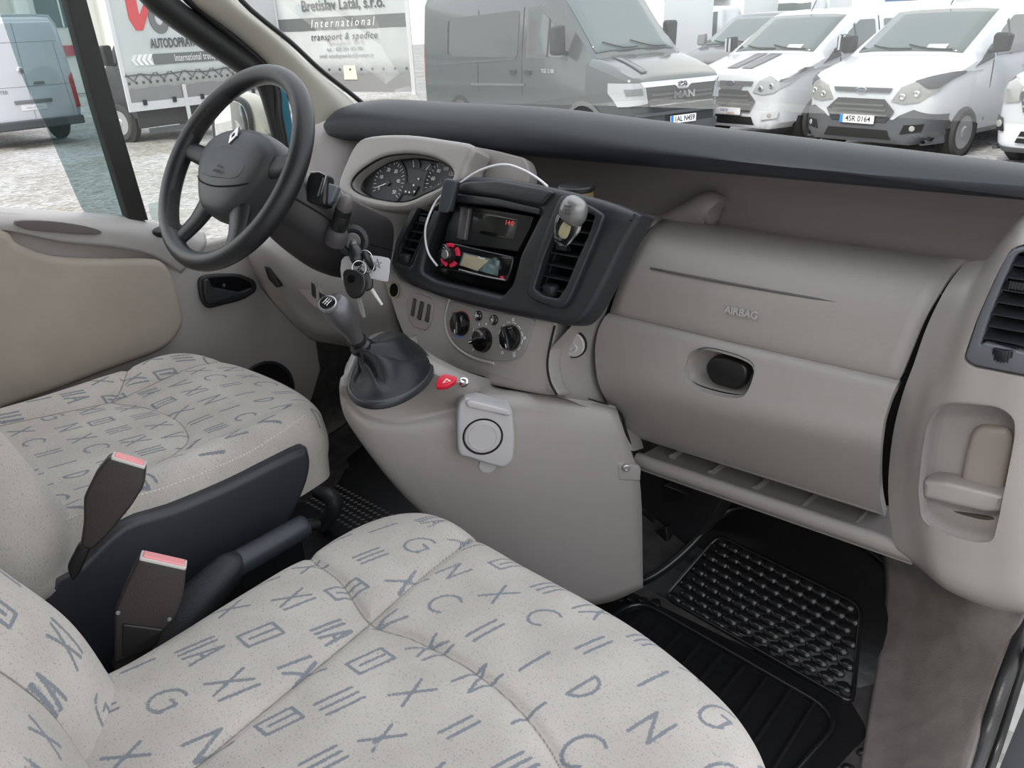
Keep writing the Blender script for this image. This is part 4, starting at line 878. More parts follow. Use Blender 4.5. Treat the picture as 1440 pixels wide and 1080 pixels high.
# ================================================================== SEATS
def seat_fabric():
    m = bpy.data.materials.new('seat_fabric'); m.use_nodes = True; n = m.node_tree; b = n.nodes['Principled BSDF']
    L = n.links.new
    b.inputs['Roughness'].default_value = .92; b.inputs['Specular IOR Level'].default_value = .12
    b.inputs['Sheen Weight'].default_value = .15
    t = n.nodes.new('ShaderNodeTexCoord')
    at = n.nodes.new('ShaderNodeAttribute'); at.attribute_name = 'glyph'
    sm = n.nodes.new('ShaderNodeAttribute'); sm.attribute_name = 'seamd'
    nz = n.nodes.new('ShaderNodeTexNoise'); nz.inputs['Scale'].default_value = 420; nz.inputs['Detail'].default_value = 3; L(t.outputs['Object'], nz.inputs['Vector'])
    nb = n.nodes.new('ShaderNodeTexNoise'); nb.inputs['Scale'].default_value = 9; nb.inputs['Detail'].default_value = 5; L(t.outputs['Object'], nb.inputs['Vector'])
    base = n.nodes.new('ShaderNodeValToRGB'); base.color_ramp.elements[0].position = .35; base.color_ramp.elements[1].position = .7
    base.color_ramp.elements[0].color = (.415, .385, .352, 1); base.color_ramp.elements[1].color = (.51, .475, .437, 1); L(nb.outputs['Fac'], base.inputs[0])
    sp = n.nodes.new('ShaderNodeValToRGB'); sp.color_ramp.elements[0].position = .33; sp.color_ramp.elements[1].position = .42
    sp.color_ramp.elements[0].color = (.72, .72, .74, 1); sp.color_ramp.elements[1].color = (1, 1, 1, 1); L(nz.outputs['Fac'], sp.inputs[0])
    mu = n.nodes.new('ShaderNodeMix'); mu.data_type = 'RGBA'; mu.blend_type = 'MULTIPLY'; mu.inputs[0].default_value = 1
    L(base.outputs[0], mu.inputs[6]); L(sp.outputs[0], mu.inputs[7])
    ad = n.nodes.new('ShaderNodeMath'); ad.operation = 'MULTIPLY_ADD'; ad.inputs[1].default_value = .0042; L(nz.outputs['Fac'], ad.inputs[0]); L(at.outputs['Fac'], ad.inputs[2])
    mr = n.nodes.new('ShaderNodeMapRange'); mr.inputs['From Min'].default_value = .0038; mr.inputs['From Max'].default_value = .0050
    mr.inputs['To Min'].default_value = .85; mr.inputs['To Max'].default_value = 0; L(ad.outputs[0], mr.inputs['Value'])
    m2 = n.nodes.new('ShaderNodeMix'); m2.data_type = 'RGBA'; L(mr.outputs[0], m2.inputs[0]); L(mu.outputs[2], m2.inputs[6]); m2.inputs[7].default_value = (.155, .18, .21, 1)
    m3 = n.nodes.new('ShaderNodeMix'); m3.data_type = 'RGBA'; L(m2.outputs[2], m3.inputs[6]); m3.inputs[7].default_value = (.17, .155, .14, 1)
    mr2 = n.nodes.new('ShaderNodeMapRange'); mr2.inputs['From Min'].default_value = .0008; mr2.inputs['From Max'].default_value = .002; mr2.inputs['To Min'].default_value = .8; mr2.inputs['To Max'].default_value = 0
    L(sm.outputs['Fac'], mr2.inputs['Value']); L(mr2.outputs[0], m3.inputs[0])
    L(m3.outputs[2], b.inputs['Base Color'])
    bp = n.nodes.new('ShaderNodeBump'); bp.inputs['Strength'].default_value = .35; bp.inputs['Distance'].default_value = .001; L(nz.outputs['Fac'], bp.inputs['Height']); L(bp.outputs[0], b.inputs['Normal'])
    return m
FAB = seat_fabric()
FABP = mat('side_fabric', (.46, .425, .375), .92, bump=.35, bscale=900, spec=.12, var=.06, vscale=15)
def arc(cx, cy, r, a0, a1, n=7): return [(cx+r*math.cos(a0+(a1-a0)*k/n), cy+r*math.sin(a0+(a1-a0)*k/n)) for k in range(n+1)]
GL = {'I': [[(0, -.5), (0, .5)]], 'II': [[(-.18, -.5), (-.18, .5)], [(.18, -.5), (.18, .5)]], 'III': [[(-.32, -.5), (-.32, .5)], [(0, -.5), (0, .5)], [(.32, -.5), (.32, .5)]],
      'X': [[(-.35, -.5), (.35, .5)], [(-.35, .5), (.35, -.5)]], 'XI': [[(-.5, -.5), (.1, .5)], [(-.5, .5), (.1, -.5)], [(.38, -.5), (.38, .5)]],
      'IX': [[(-.42, -.5), (-.42, .5)], [(-.12, -.5), (.5, .5)], [(-.12, .5), (.5, -.5)]], 'V': [[(-.32, .5), (0, -.5)], [(0, -.5), (.32, .5)]],
      'N': [[(-.35, -.5), (-.35, .5)], [(-.35, .5), (.35, -.5)], [(.35, -.5), (.35, .5)]], 'C': [arc(0, 0, .5, .9, 5.4, 9)],
      'G': [arc(0, 0, .5, 1.4, 5.6, 9), [(.32, -.38), (.32, .1)], [(.32, .1), (.0, .1)]], 'B': [[(-.35, -.5), (-.35, .5), (.35, .5), (.35, -.5), (-.35, -.5)], [(0, .5), (0, -.3)]],
      'IIA': [[(-.45, -.5), (-.45, .5)], [(-.2, -.5), (-.2, .5)], [(.05, -.5), (.25, .5)], [(.25, .5), (.5, -.5)], [(.12, -.1), (.4, -.1)]], 'D': [[(-.3, -.5), (-.3, .5)], arc(-.3, 0, .5, -1.57, 1.57, 8)]}
ROWS_ = [['X', 'IIA', 'XI', 'B', 'III', 'IX', 'III', 'X', 'IIA'], ['I', 'G', 'N', 'X', 'C', 'II', 'I', 'G', 'N'], ['II', 'III', 'X', 'C', 'II', 'I', 'D', 'N', 'C'], ['X', 'B', 'V', 'XI', 'N', 'I', 'C', 'V', 'X'], ['V', 'XI', 'IIA', 'B', 'X', 'II', 'III', 'N', 'D'], ['X', 'B', 'IX', 'III', 'X', 'V', 'N', 'I', 'C']]
def segd(P_, a, b):
    a, b = np.array(a), np.array(b); ab = b-a; t = np.clip(((P_-a)@ab)/(ab@ab+1e-12), 0, 1); return np.linalg.norm(P_-(a+t[:, None]*ab), axis=1)
def glyph_field(xy, x0, x1, y0, y1, dx=.083, dy=.066, h=.043, shear=.25, seed=1, xs=.85):
    rnd = random.Random(seed); D = np.full(len(xy), .05); j = 0; y = y1
    while y > y0:
        row = ROWS_[j % len(ROWS_)]; i = 0; x = x0+(.03 if j % 2 else .0)+rnd.uniform(-.01, .01)
        while x < x1:
            g = GL[row[i % len(row)]]; cy_ = y+rnd.uniform(-.004, .004); s_ = h*rnd.uniform(.9, 1.08)
            near = np.where((abs(xy[:, 0]-x) < .05) & (abs(xy[:, 1]-cy_) < .05))[0]
            if len(near):
                q = xy[near]
                for st_ in g:
                    for a, b in zip(st_[:-1], st_[1:]):
                        A = (x+s_*(a[0]*xs+a[1]*shear), cy_+s_*a[1]); B = (x+s_*(b[0]*xs+b[1]*shear), cy_+s_*b[1])
                        D[near] = np.minimum(D[near], segd(q, A, B))
            x += dx*rnd.uniform(.94, 1.06); i += 1
        y -= dy; j += 1
    return D
def cushion(name, fr, outline, ztop, parent, nr=150, na=700, edge=.05, drop=.05, skirt=.10, seams=(), groove=.006, glyphs=None, skirt_in=.01, m=None, sk_steps=8, center=None):
    """padded panel: plan outline (closed, in fr's plane), crowned top, rolled edge, skirt; grooves along the seams and woven glyphs"""
    oc = np.array(cat1([np.array(p) for p in outline], 12, True)); cen = np.array(center) if center is not None else oc.mean(0)
    d = oc-cen; ang = np.arctan2(d[:, 1], d[:, 0]); rad = np.linalg.norm(d, axis=1); o_ = np.argsort(ang); ang, rad = ang[o_], rad[o_]
    th = np.linspace(-math.pi, math.pi, na, endpoint=False); R_ = np.interp(th, np.concatenate([ang-2*math.pi, ang, ang+2*math.pi]), np.tile(rad, 3))
    rr = np.linspace(0, 1, nr)**.8
    X = cen[0]+rr[:, None]*R_[None]*np.cos(th)[None]; Y = cen[1]+rr[:, None]*R_[None]*np.sin(th)[None]
    Z = ztop(X, Y); dist = (1-rr)[:, None]*R_[None]
    e = np.clip((edge-dist)/edge, 0, 1); Z = Z-drop*(1-np.sqrt(np.clip(1-e**2.0, 0, 1)))
    xy = np.stack([X.ravel(), Y.ravel()], 1); SD_ = np.full(len(xy), .1)
    for s_ in seams:
        s2 = cat1([np.array(p) for p in s_], 6)
        for a, b in zip(s2[:-1], s2[1:]): SD_ = np.minimum(SD_, segd(xy, a, b))
    Z = Z-(groove*np.exp(-(SD_/.007)**2)+groove*.8*np.exp(-(SD_/.028)**2)).reshape(Z.shape)
    G = glyph_field(xy, *glyphs[:4], **(glyphs[4] if len(glyphs) > 4 else {})) if glyphs else np.full(len(xy), .05)
    pts = [np.stack([X, Y, Z], 2)]
    Xe, Ye, Ze = X[-1], Y[-1], Z[-1]
    for k in range(1, sk_steps+1):
        t = k/sk_steps; s_ = 1-skirt_in*t**2+.012*math.sin(math.pi*min(1, t*1.6)); pts.append(np.stack([cen[0]+(Xe-cen[0])*s_, cen[1]+(Ye-cen[1])*s_, Ze-skirt*t], 1)[None])
    A = np.concatenate(pts, 0); nrr = A.shape[0]; V = A.reshape(-1, 3); Rm_, oo = fr.M(); V = V@Rm_.T+oo
    i, j = np.meshgrid(np.arange(nrr-1), np.arange(na), indexing='ij'); a = i*na+j; b = i*na+(j+1) % na
    F = np.stack([a, b, b+na, a+na], 2).reshape(-1, 4)
    me = bpy.data.meshes.new(name); me.vertices.add(len(V)); me.vertices.foreach_set('co', V.astype('f').ravel())
    me.loops.add(F.size); me.loops.foreach_set('vertex_index', F.astype('i').ravel()); me.polygons.add(len(F)); me.polygons.foreach_set('loop_start', np.arange(0, F.size, 4, dtype='i'))
    me.update(calc_edges=True); me.validate()
    ex = len(V)-len(G)
    for nm, arr in (('glyph', G), ('seamd', SD_)):
        at_ = me.attributes.new(nm, 'FLOAT', 'POINT'); at_.data.foreach_set('value', np.concatenate([arr, np.full(ex, .05)]).astype('f'))
    me.shade_smooth(); me.materials.append(m or FAB)
    o = bpy.data.objects.new(name, me); return link(o, parent)
XY = Fr((0, 0, 0), (0, 0, 1))
bench = thing('passenger_bench', (.42, .4, .0), 'beige passenger seat bench with blue grey numeral print nearest the camera', 'seat')
ol = [(.012, .05), (.020, .23), (.008, .40), (.002, .55), (.004, .66), (.035, .722), (.10, .745), (.25, .745), (.40, .742), (.50, .732), (.60, .705), (.67, .675), (.725, .625), (.755, .55), (.77, .40), (.775, .05), (.6, -.02), (.2, -.02)]
s1 = [(.265, .05), (.252, .20), (.236, .34), (.218, .485)]; s2 = [(.218, .485), (.200, .60), (.172, .76)]
s3 = [(-.02, .545), (.044, .516), (.127, .507), (.218, .485), (.284, .503), (.38, .512), (.475, .502), (.565, .467), (.64, .40), (.70, .30)]
def zt1(X, Y): return .425-.018*np.clip((Y-.5)/.25, 0, 1)**2+.012*np.exp(-((X-.45)/.25)**2-((Y-.62)/.1)**2)+.014*np.exp(-((X-.11)/.10)**2)+.008*np.exp(-((X-.45)/.2)**2-((Y-.3)/.15)**2)
cushion('seat_cushion', XY, ol, zt1, bench, seams=[s1, s2, s3], glyphs=(.03, .80, .02, .70, dict(seed=3)), skirt=.14, center=(.38, .36))
box('seat_base', XY, .06, .72, -.05, .60, .015, .30, BLACK, bench, bev=.01)
# backrest: leaning slab, front face towards the dash
bd = V3(0, -.34, .94); bn = V3(0, .94, .34)
BK = Fr((.03, .215, .42), (.30, .90, .34), (-1, .33, 0))   # u towards -x, v up the back, n forward
bo_ = [(.02, -.10), (.0, -.03), (-.002, .05), (.0, .15), (.0, .3), (-.02, .6), (-.10, .72), (-.35, .74), (-.62, .72), (-.70, .6), (-.73, .3), (-.73, .0), (-.70, -.10), (-.35, -.12)]
def ztb(X, Y): return -.03+.035*np.exp(-((X+.05)/.08)**2)+.02*np.exp(-((Y-.12)/.1)**2)
cushion('backrest', BK, bo_, ztb, bench, nr=170, na=1000, seams=[[(-.16, -.1), (-.15, .1), (-.14, .3), (-.13, .6)]], glyphs=(-.74, .0, -.1, .72, dict(seed=8, dx=.06, dy=.10, h=.052, xs=.5, shear=.1)), skirt=.09, edge=.05, center=(-.22, .14))
# driver's seat
ds = thing('driver_bench', (-.44, .45, 0), 'beige driver seat with numeral print and dark side trim', 'seat')
ol = [(-.185, .20), (-.19, .40), (-.19, .60), (-.20, .69), (-.235, .745), (-.32, .785), (-.44, .80), (-.56, .79), (-.63, .75), (-.675, .68), (-.69, .58), (-.69, .40), (-.69, .20), (-.6, .12), (-.3, .12)]
def zt2(X, Y): return .520-.02*np.clip((Y-.55)/.25, 0, 1)**2+.022*np.exp(-((X+.665)/.07)**2)+.014*np.exp(-((X+.215)/.055)**2)+.012*np.exp(-((Y-.68)/.09)**2)
e1 = [(-.70, .60), (-.66, .57), (-.60, .545), (-.637, .53)]
t1 = [(-.72, .60), (-.66, .575), (-.60, .53), (-.575, .50)]
t2 = [(-.575, .50), (-.60, .40), (-.62, .30), (-.63, .2)]; t3 = [(-.575, .50), (-.50, .535), (-.40, .545), (-.31, .52), (-.27, .47)]; t4 = [(-.575, .50), (-.585, .62), (-.60, .80)]; t5 = [(-.27, .47), (-.262, .35), (-.26, .2)]; t6 = [(-.27, .47), (-.255, .60), (-.25, .72)]
cushion('seat_cushion', XY, ol, zt2, ds, nr=130, na=600, seams=[t1, t2, t3, t4, t5, t6], glyphs=(-.68, -.2, .15, .79, dict(seed=5, dx=.062, dy=.056, h=.036)), skirt=.11, edge=.045, center=(-.44, .46), groove=.0045)
TRF = Fr((-.178, .5, .4), (1, 0, 0), (0, 1, 0))
tr = cat1([np.array(p) for p in TRF.pxs([(424, 628), (431, 634), (433, 655), (424, 688), (400, 735), (345, 800), (260, 880), (170, 960), (60, 1000), (60, 830), (110, 790), (170, 735), (240, 712), (320, 678), (380, 648)])], 3, True)
plate('side_trim', TRF, tr, mat('trim_navy', (.028, .030, .037), .42, bump=.2, bscale=700), ds, -.035, .012, bev=.012, seg=4)
box('seat_base', XY, -.64, -.23, .22, .66, .02, .40, BLACK, ds, bev=.01)
lip_ = TRF.pxs([(245, 830), (300, 800), (340, 780), (340, 790), (300, 812), (250, 842)], .012)
plate('trim_step', TRF, roundpoly(lip_, .004), BLACK, ds, .0, .018, bev=.003)
BKD = Fr((-.19, .285, .50), (0, .95, .31), (-1, 0, 0))
bo2 = [(-.0, -.04), (-.02, -.02), (-.025, .06), (-.01, .2), (.0, .4), (.03, .6), (.12, .66), (.25, .68), (.38, .66), (.47, .6), (.50, .4), (.51, .2), (.52, .06), (.5, -.05), (.25, -.07)]
def ztd(X, Y): return -.02+.03*np.exp(-((X-.03)/.06)**2)+.03*np.exp(-((X-.46)/.06)**2)
cushion('backrest', BKD, bo2, ztd, ds, nr=70, na=360, seams=[[(.09, -.06), (.085, .2), (.08, .6)]], skirt=.10, edge=.05, m=FAB, center=(.25, .3))
# stitching along the driver cushion edge
st_ = []
ed = cat1([np.array(p) for p in [(90, 728), (160, 703), (230, 683), (300, 655), (350, 632), (400, 600), (424, 582)]], 12)
for k in range(0, len(ed)-1, 1):
    a = P(*ed[k], x=-.186); b = P(*(ed[k]+(ed[k+1]-ed[k])*.6), x=-.186); st_.append(tube_vf([a+V3(.008, 0, 0), b+V3(.008, 0, 0)], .0011, n=5, sm=1))
o = mesh('edge_stitching', *join(st_), mat('thread', (.66, .62, .56), .8), ds); tag(o, kind='stuff')

# seat belt buckles
def buckle(label, x, pxs_, stalk, screws, grp, top):
    b = thing('seat_belt_buckle', P(*pxs_[-1], x=x), label, 'buckle')
    f_ = Fr(P(*pxs_[0], x=x), (.86, -.46, .18), (.46, .88, 0))
    bodyp = roundpoly(f_.pxs(pxs_), .006)
    BM = mat('buckle_black', (.035, .029, .026), .45, bump=.25, bscale=700)
    plate('buckle_body', f_, bodyp, BM, b, -.026, 0, bev=.005, seg=3)
    plate('stalk', f_, roundpoly(f_.pxs(stalk), .008), BLACK, b, -.022, -.004, bev=.004)
    for s_ in screws: lathe('rivet', [(.0001, .0018), (.0022, .0018), (.003, 0)], f_.at(*f_.px(*s_)), SILVER, b, 12)
    if screws:
        plate('buckle_guard', f_, roundpoly(f_.pxs([(172, 876), (230, 884), (222, 906), (200, 918), (172, 924)]), .004), BLACK, b, -.004, .003, bev=.002)
    t_ = [np.array(f_.px(*p)) for p in top]
    a, c = t_[0], t_[1]; e_ = (c-a)/np.linalg.norm(c-a); nn = np.array([-e_[1], e_[0]]); L = np.linalg.norm(c-a)
    w = lambda s, h, z: f_.pt(*(a+e_*s+nn*h), z)
    fb_ = Fr(w(L/2, 0, -.013), nn[0]*f_.u+nn[1]*f_.v, e_[0]*f_.u+e_[1]*f_.v)
    plate('chrome_mouth', fb_, roundpoly([(-L/2+.001, -.013), (L/2-.001, -.013), (L/2-.001, .013), (-L/2+.001, .013)], .003), mat('mouth_pale', (.6, .58, .55), .3), b, -.003, .0015, bev=.001)
    plate('release_button', fb_, roundpoly([(-L/2+.004, -.011), (L/2-.004, -.011), (L/2-.004, .008), (-L/2+.004, .008)], .003), PINK, b, .0, .004, bev=.0015)
    return b
bA = buckle('dark belt buckle with red button beside driver seat cushion', -.10, [(153, 642), (205, 656), (202, 685), (185, 712), (150, 755), (128, 775), (112, 770), (117, 735), (117, 700), (134, 665)], [(128, 770), (110, 765), (92, 800), (100, 822), (112, 808)], [], None, [(155, 643), (205, 658)])
bB = buckle('brown black belt buckle with pink button between the two seats', -.015, [(195, 784), (262, 799), (258, 838), (248, 868), (212, 912), (188, 925), (160, 935), (160, 862), (175, 825)], [(160, 880), (160, 1000), (215, 1000), (215, 905)], [(166, 862), (238, 871)], None, [(195, 785), (263, 800)])
plate('buckle_panel', Fr(P(200, 870, x=-.0128), (.86, -.46, .18), (.46, .88, 0)), [], None) if False else None
# handbrake
hbk = thing('handbrake', P(240, 890, x=-.09), 'black handbrake lever with leather gaiter low between the seats', 'handbrake')
a = P(322, 800, x=-.09); b = P(424, 742, x=-.09); dd_ = b-a
tube('brake_grip', [a-dd_*.05, a, a+dd_*.5, b, b+dd_*.06], [.017, .0215, .021, .0205, .015], mat('grip_navy', (.03, .037, .047), .4), hbk, n=20)
tube('gaiter', [P(200, 950, x=-.10), P(235, 900, x=-.095), P(275, 850, x=-.09), a, a+dd_*.06], [.05, .042, .034, .026, .022], LEATHER, hbk, n=18)
tube('collar', [a-dd_*.02, a+dd_*.04], .0235, BLACK, hbk, sm=1)
tube('lever_arm', [b, b+dd_*.12+V3(0, 0, -.004), b+dd_*.22+V3(0, .0, -.012)], [.012, .011, .010], BLACK, hbk)
ln = [P(236+8*k, 852-7.2*k, x=-.075) for k in range(8)]
# low lever end seen past the grip
hl_ = thing('floor_lever', P(455, 715, z=.10), 'short black lever end standing on the driver floor mat', 'lever')
tube('lever_body', [P(452, 738, z=.05), P(466, 722, z=.09), P(470, 706, z=.12), P(460, 696, z=.13), P(446, 692, z=.12)], [.02, .02, .022, .02, .016], mat('lever_grey', (.06, .062, .07), .4), hl_)

# floor mats
dm = thing('driver_floor_mat', (-.2, 1.0, .01), 'black rubber driver mat with small chequered studs', 'floor mat')
rows = [[V3(x, y, z) for x in (-.79, -.5, -.2, -.02)] for y, z in ((.66, .026), (.9, .026), (1.12, .028), (1.3, .075))]
patch('mat_sheet', rows, RUBBER, dm, 2, 2, thick=.006)
st_ = []
for i in range(34):
    for j in range(26):
        x = -.77+i*.016+(j % 2)*.008; y = .70+j*.020
        if x > -.03: continue
        f_ = Fr((x, y, .0275), (0, 0, 1), (math.cos(.785), math.sin(.785), 0)); st_.append(box_vf(f_, -.0048, .0048, -.0033, .0033, 0, .004))
tag(mesh('mat_studs', *join(st_), mat('stud_rubber', (.22, .22, .22), .25), dm), kind='stuff')
pm = thing('passenger_floor_mat', (.45, 1.2, .02), 'glossy black rubber mat with diamond tread in the passenger footwell', 'floor mat')
RUB = mat('wet_rubber', (.010, .010, .011), .22, bump=.15, bscale=60, spec=.6)
def mz(x, y): return .022+max(0, y-1.19)*.55+ (max(0, y-1.19)**2)*.6
xs_ = np.linspace(.12, .74, 12); ys_ = np.linspace(.62, 1.40, 16)
def mpt(x, y, h=0): return V3(x, y, mz(x, y)+h)
mo = [np.array(p) for p in [(.10, .62), (.10, 1.05), (.13, 1.16), (.20, 1.22), (.24, 1.30), (.27, 1.40), (.42, 1.43), (.60, 1.41), (.68, 1.36), (.71, 1.22), (.74, 1.05), (.76, .85), (.76, .62)]]
me, co = plate_me(roundpoly(mo, .05, 5), [], -.003, .003, .002)
bm = bmesh.new(); bm.from_mesh(me); bm.verts.ensure_lookup_table()
for v, c_ in zip(bm.verts, co): v.co = c_
for yy in np.arange(.66, 1.43, .03): bmesh.ops.bisect_plane(bm, geom=bm.verts[:]+bm.edges[:]+bm.faces[:], plane_co=(0, yy, 0), plane_no=(0, 1, 0))
for v in bm.verts: v.co.z += mz(v.co.x, v.co.y)
bmesh.ops.remove_doubles(bm, verts=bm.verts, dist=1e-5); bm.to_mesh(me); bm.free(); finish('mat_sheet', me, RUB, pm)
rim_ = [mpt(x, y, .006) for x, y in roundpoly(mo, .05, 5)]
tube('mat_edge', rim_, .007, RUB, pm, n=8, sm=1, closed=True)
# front tread panel
quad = [(.285, 1.345), (.60, 1.325), (.655, 1.165), (.245, 1.20)]
tube('tread_border', [mpt(x, y, .005) for x, y in roundpoly(quad, .02, 3)], .0045, RUB, pm, n=8, sm=1, closed=True)
st_ = []
nu, nv = 11, 9
A_, B_, C_, D_ = [np.array(p) for p in quad]
for j in range(nv):
    for i in range(nu):
        u_ = (i+.5+(.5 if j % 2 else 0))/(nu+.5); v__ = (j+.5)/nv
        q = (A_*(1-u_)+B_*u_)*(1-v__)+(D_*(1-u_)+C_*u_)*v__
        x, y = q; rr_ = []
        for s_, h in ((1, 0), (.93, .0035), (.65, .0065), (.2, .0075)):
            rr_.append([mpt(x+.0165*s_*math.cos(t)*(1-.25*math.sin(t)), y+.0095*s_*math.sin(t)-(0.003*(1-s_)), .002+h) for t in [2*math.pi*k/10 for k in range(10)]])
        st_.append(loft(rr_, True, True))
tag(mesh('tread_bumps', *join(st_), RUB, pm), kind='stuff')
# rear tray with cross ribs
q2 = [(.20, 1.165), (.655, 1.125), (.62, .80), (.17, .80)]
tube('tray_border', [mpt(x, y, .005) for x, y in roundpoly(q2, .06, 6)], .006, RUB, pm, n=8, sm=1, closed=True)
for k in range(9):
    x = .235+k*.046; v, f = tube_vf([mpt(x, 1.13, .003), mpt(x+.01, .85, .003)], .006, n=8, sm=1); mesh('mat_rib', v, f, RUB, pm)
for k in range(10):
    x = .70+.01*math.sin(k); y = 1.16-k*.045; v, f = lathe_vf([(.012, 0), (.010, .005), (.004, .009), (.0001, .009)], Fr(mpt(x, y, .003), (0, 0, 1)), 12); mesh('edge_stud', v, f, RUB, pm)
for k in range(5):
    x = .15+.022*k; y = 1.13+.012*k; v, f = lathe_vf([(.012, 0), (.010, .005), (.004, .008), (.0001, .008)], Fr(mpt(x, y, .003), (0, 0, 1)), 12); mesh('edge_stud', v, f, RUB, pm)
# ================================================================== OUTSIDE: the car park (ground frame EXT, camera 1.95 m above the gravel)
ED, ER, EU = cam_basis(24.2, -2.5, 43.0)
_B = np.array([CR, CU, CD]).T; _E = np.array([ER, EU, ED]).T; _T = _B @ _E.T
EC = np.array([0, 0, 1.95]); _off = CAM - _T @ EC
EXT = Matrix([[_T[i][0], _T[i][1], _T[i][2], _off[i]] for i in range(3)] + [[0, 0, 0, 1]])
def eray(px, py): return ED + ER*(px-720)/FPX + EU*(540-py)/FPX
def EZ(px, py, Z): q = EC+eray(px, py)*Z; return q
def EG(px, py, z=0): v = eray(px, py); return EC+v*((z-EC[2])/v[2])
LOCAL[0] = True
GRAV = bpy.data.materials.new('gravel'); GRAV.use_nodes = True; n = GRAV.node_tree; b = n.nodes['Principled BSDF']; b.inputs['Roughness'].default_value = .95
t = n.nodes.new('ShaderNodeTexCoord'); v1 = n.nodes.new('ShaderNodeTexVoronoi'); v1.inputs['Scale'].default_value = 14; nz = n.nodes.new('ShaderNodeTexNoise'); nz.inputs['Scale'].default_value = .6; nz.inputs['Detail'].default_value = 6
n.links.new(t.outputs['Object'], v1.inputs['Vector']); n.links.new(t.outputs['Object'], nz.inputs['Vector'])
r_ = n.nodes.new('ShaderNodeValToRGB'); r_.color_ramp.elements[0].color = (.20, .195, .185, 1); r_.color_ramp.elements[1].color = (.50, .50, .50, 1)
n.links.new(v1.outputs['Color'], r_.inputs[0])
r2 = n.nodes.new('ShaderNodeValToRGB'); r2.color_ramp.elements[0].position = .35; r2.color_ramp.elements[0].color = (.72, .68, .60, 1); r2.color_ramp.elements[1].position = .6; n.links.new(nz.outputs['Fac'], r2.inputs[0])
m_ = n.nodes.new('ShaderNodeMix'); m_.data_type = 'RGBA'; m_.blend_type = 'MULTIPLY'; m_.inputs[0].default_value = 1; n.links.new(r_.outputs[0], m_.inputs[6]); n.links.new(r2.outputs[0], m_.inputs[7]); n.links.new(m_.outputs[2], b.inputs['Base Color'])
bp = n.nodes.new('ShaderNodeBump'); bp.inputs['Strength'].default_value = .8; bp.inputs['Distance'].default_value = .03; n.links.new(v1.outputs['Distance'], bp.inputs['Height']); n.links.new(bp.outputs[0], b.inputs['Normal'])
gx = np.linspace(-90, 60, 31); gy = np.linspace(-40, 110, 31)
gv = [(x, y, .03*math.sin(x*.9)*math.cos(y*.7) if abs(x) < 50 else 0) for x in gx for y in gy]
gd = mesh('ground', gv, grid_faces(31, 31), GRAV, None); gd.matrix_world = EXT; gd.matrix_basis = EXT; tag(gd, kind='structure')

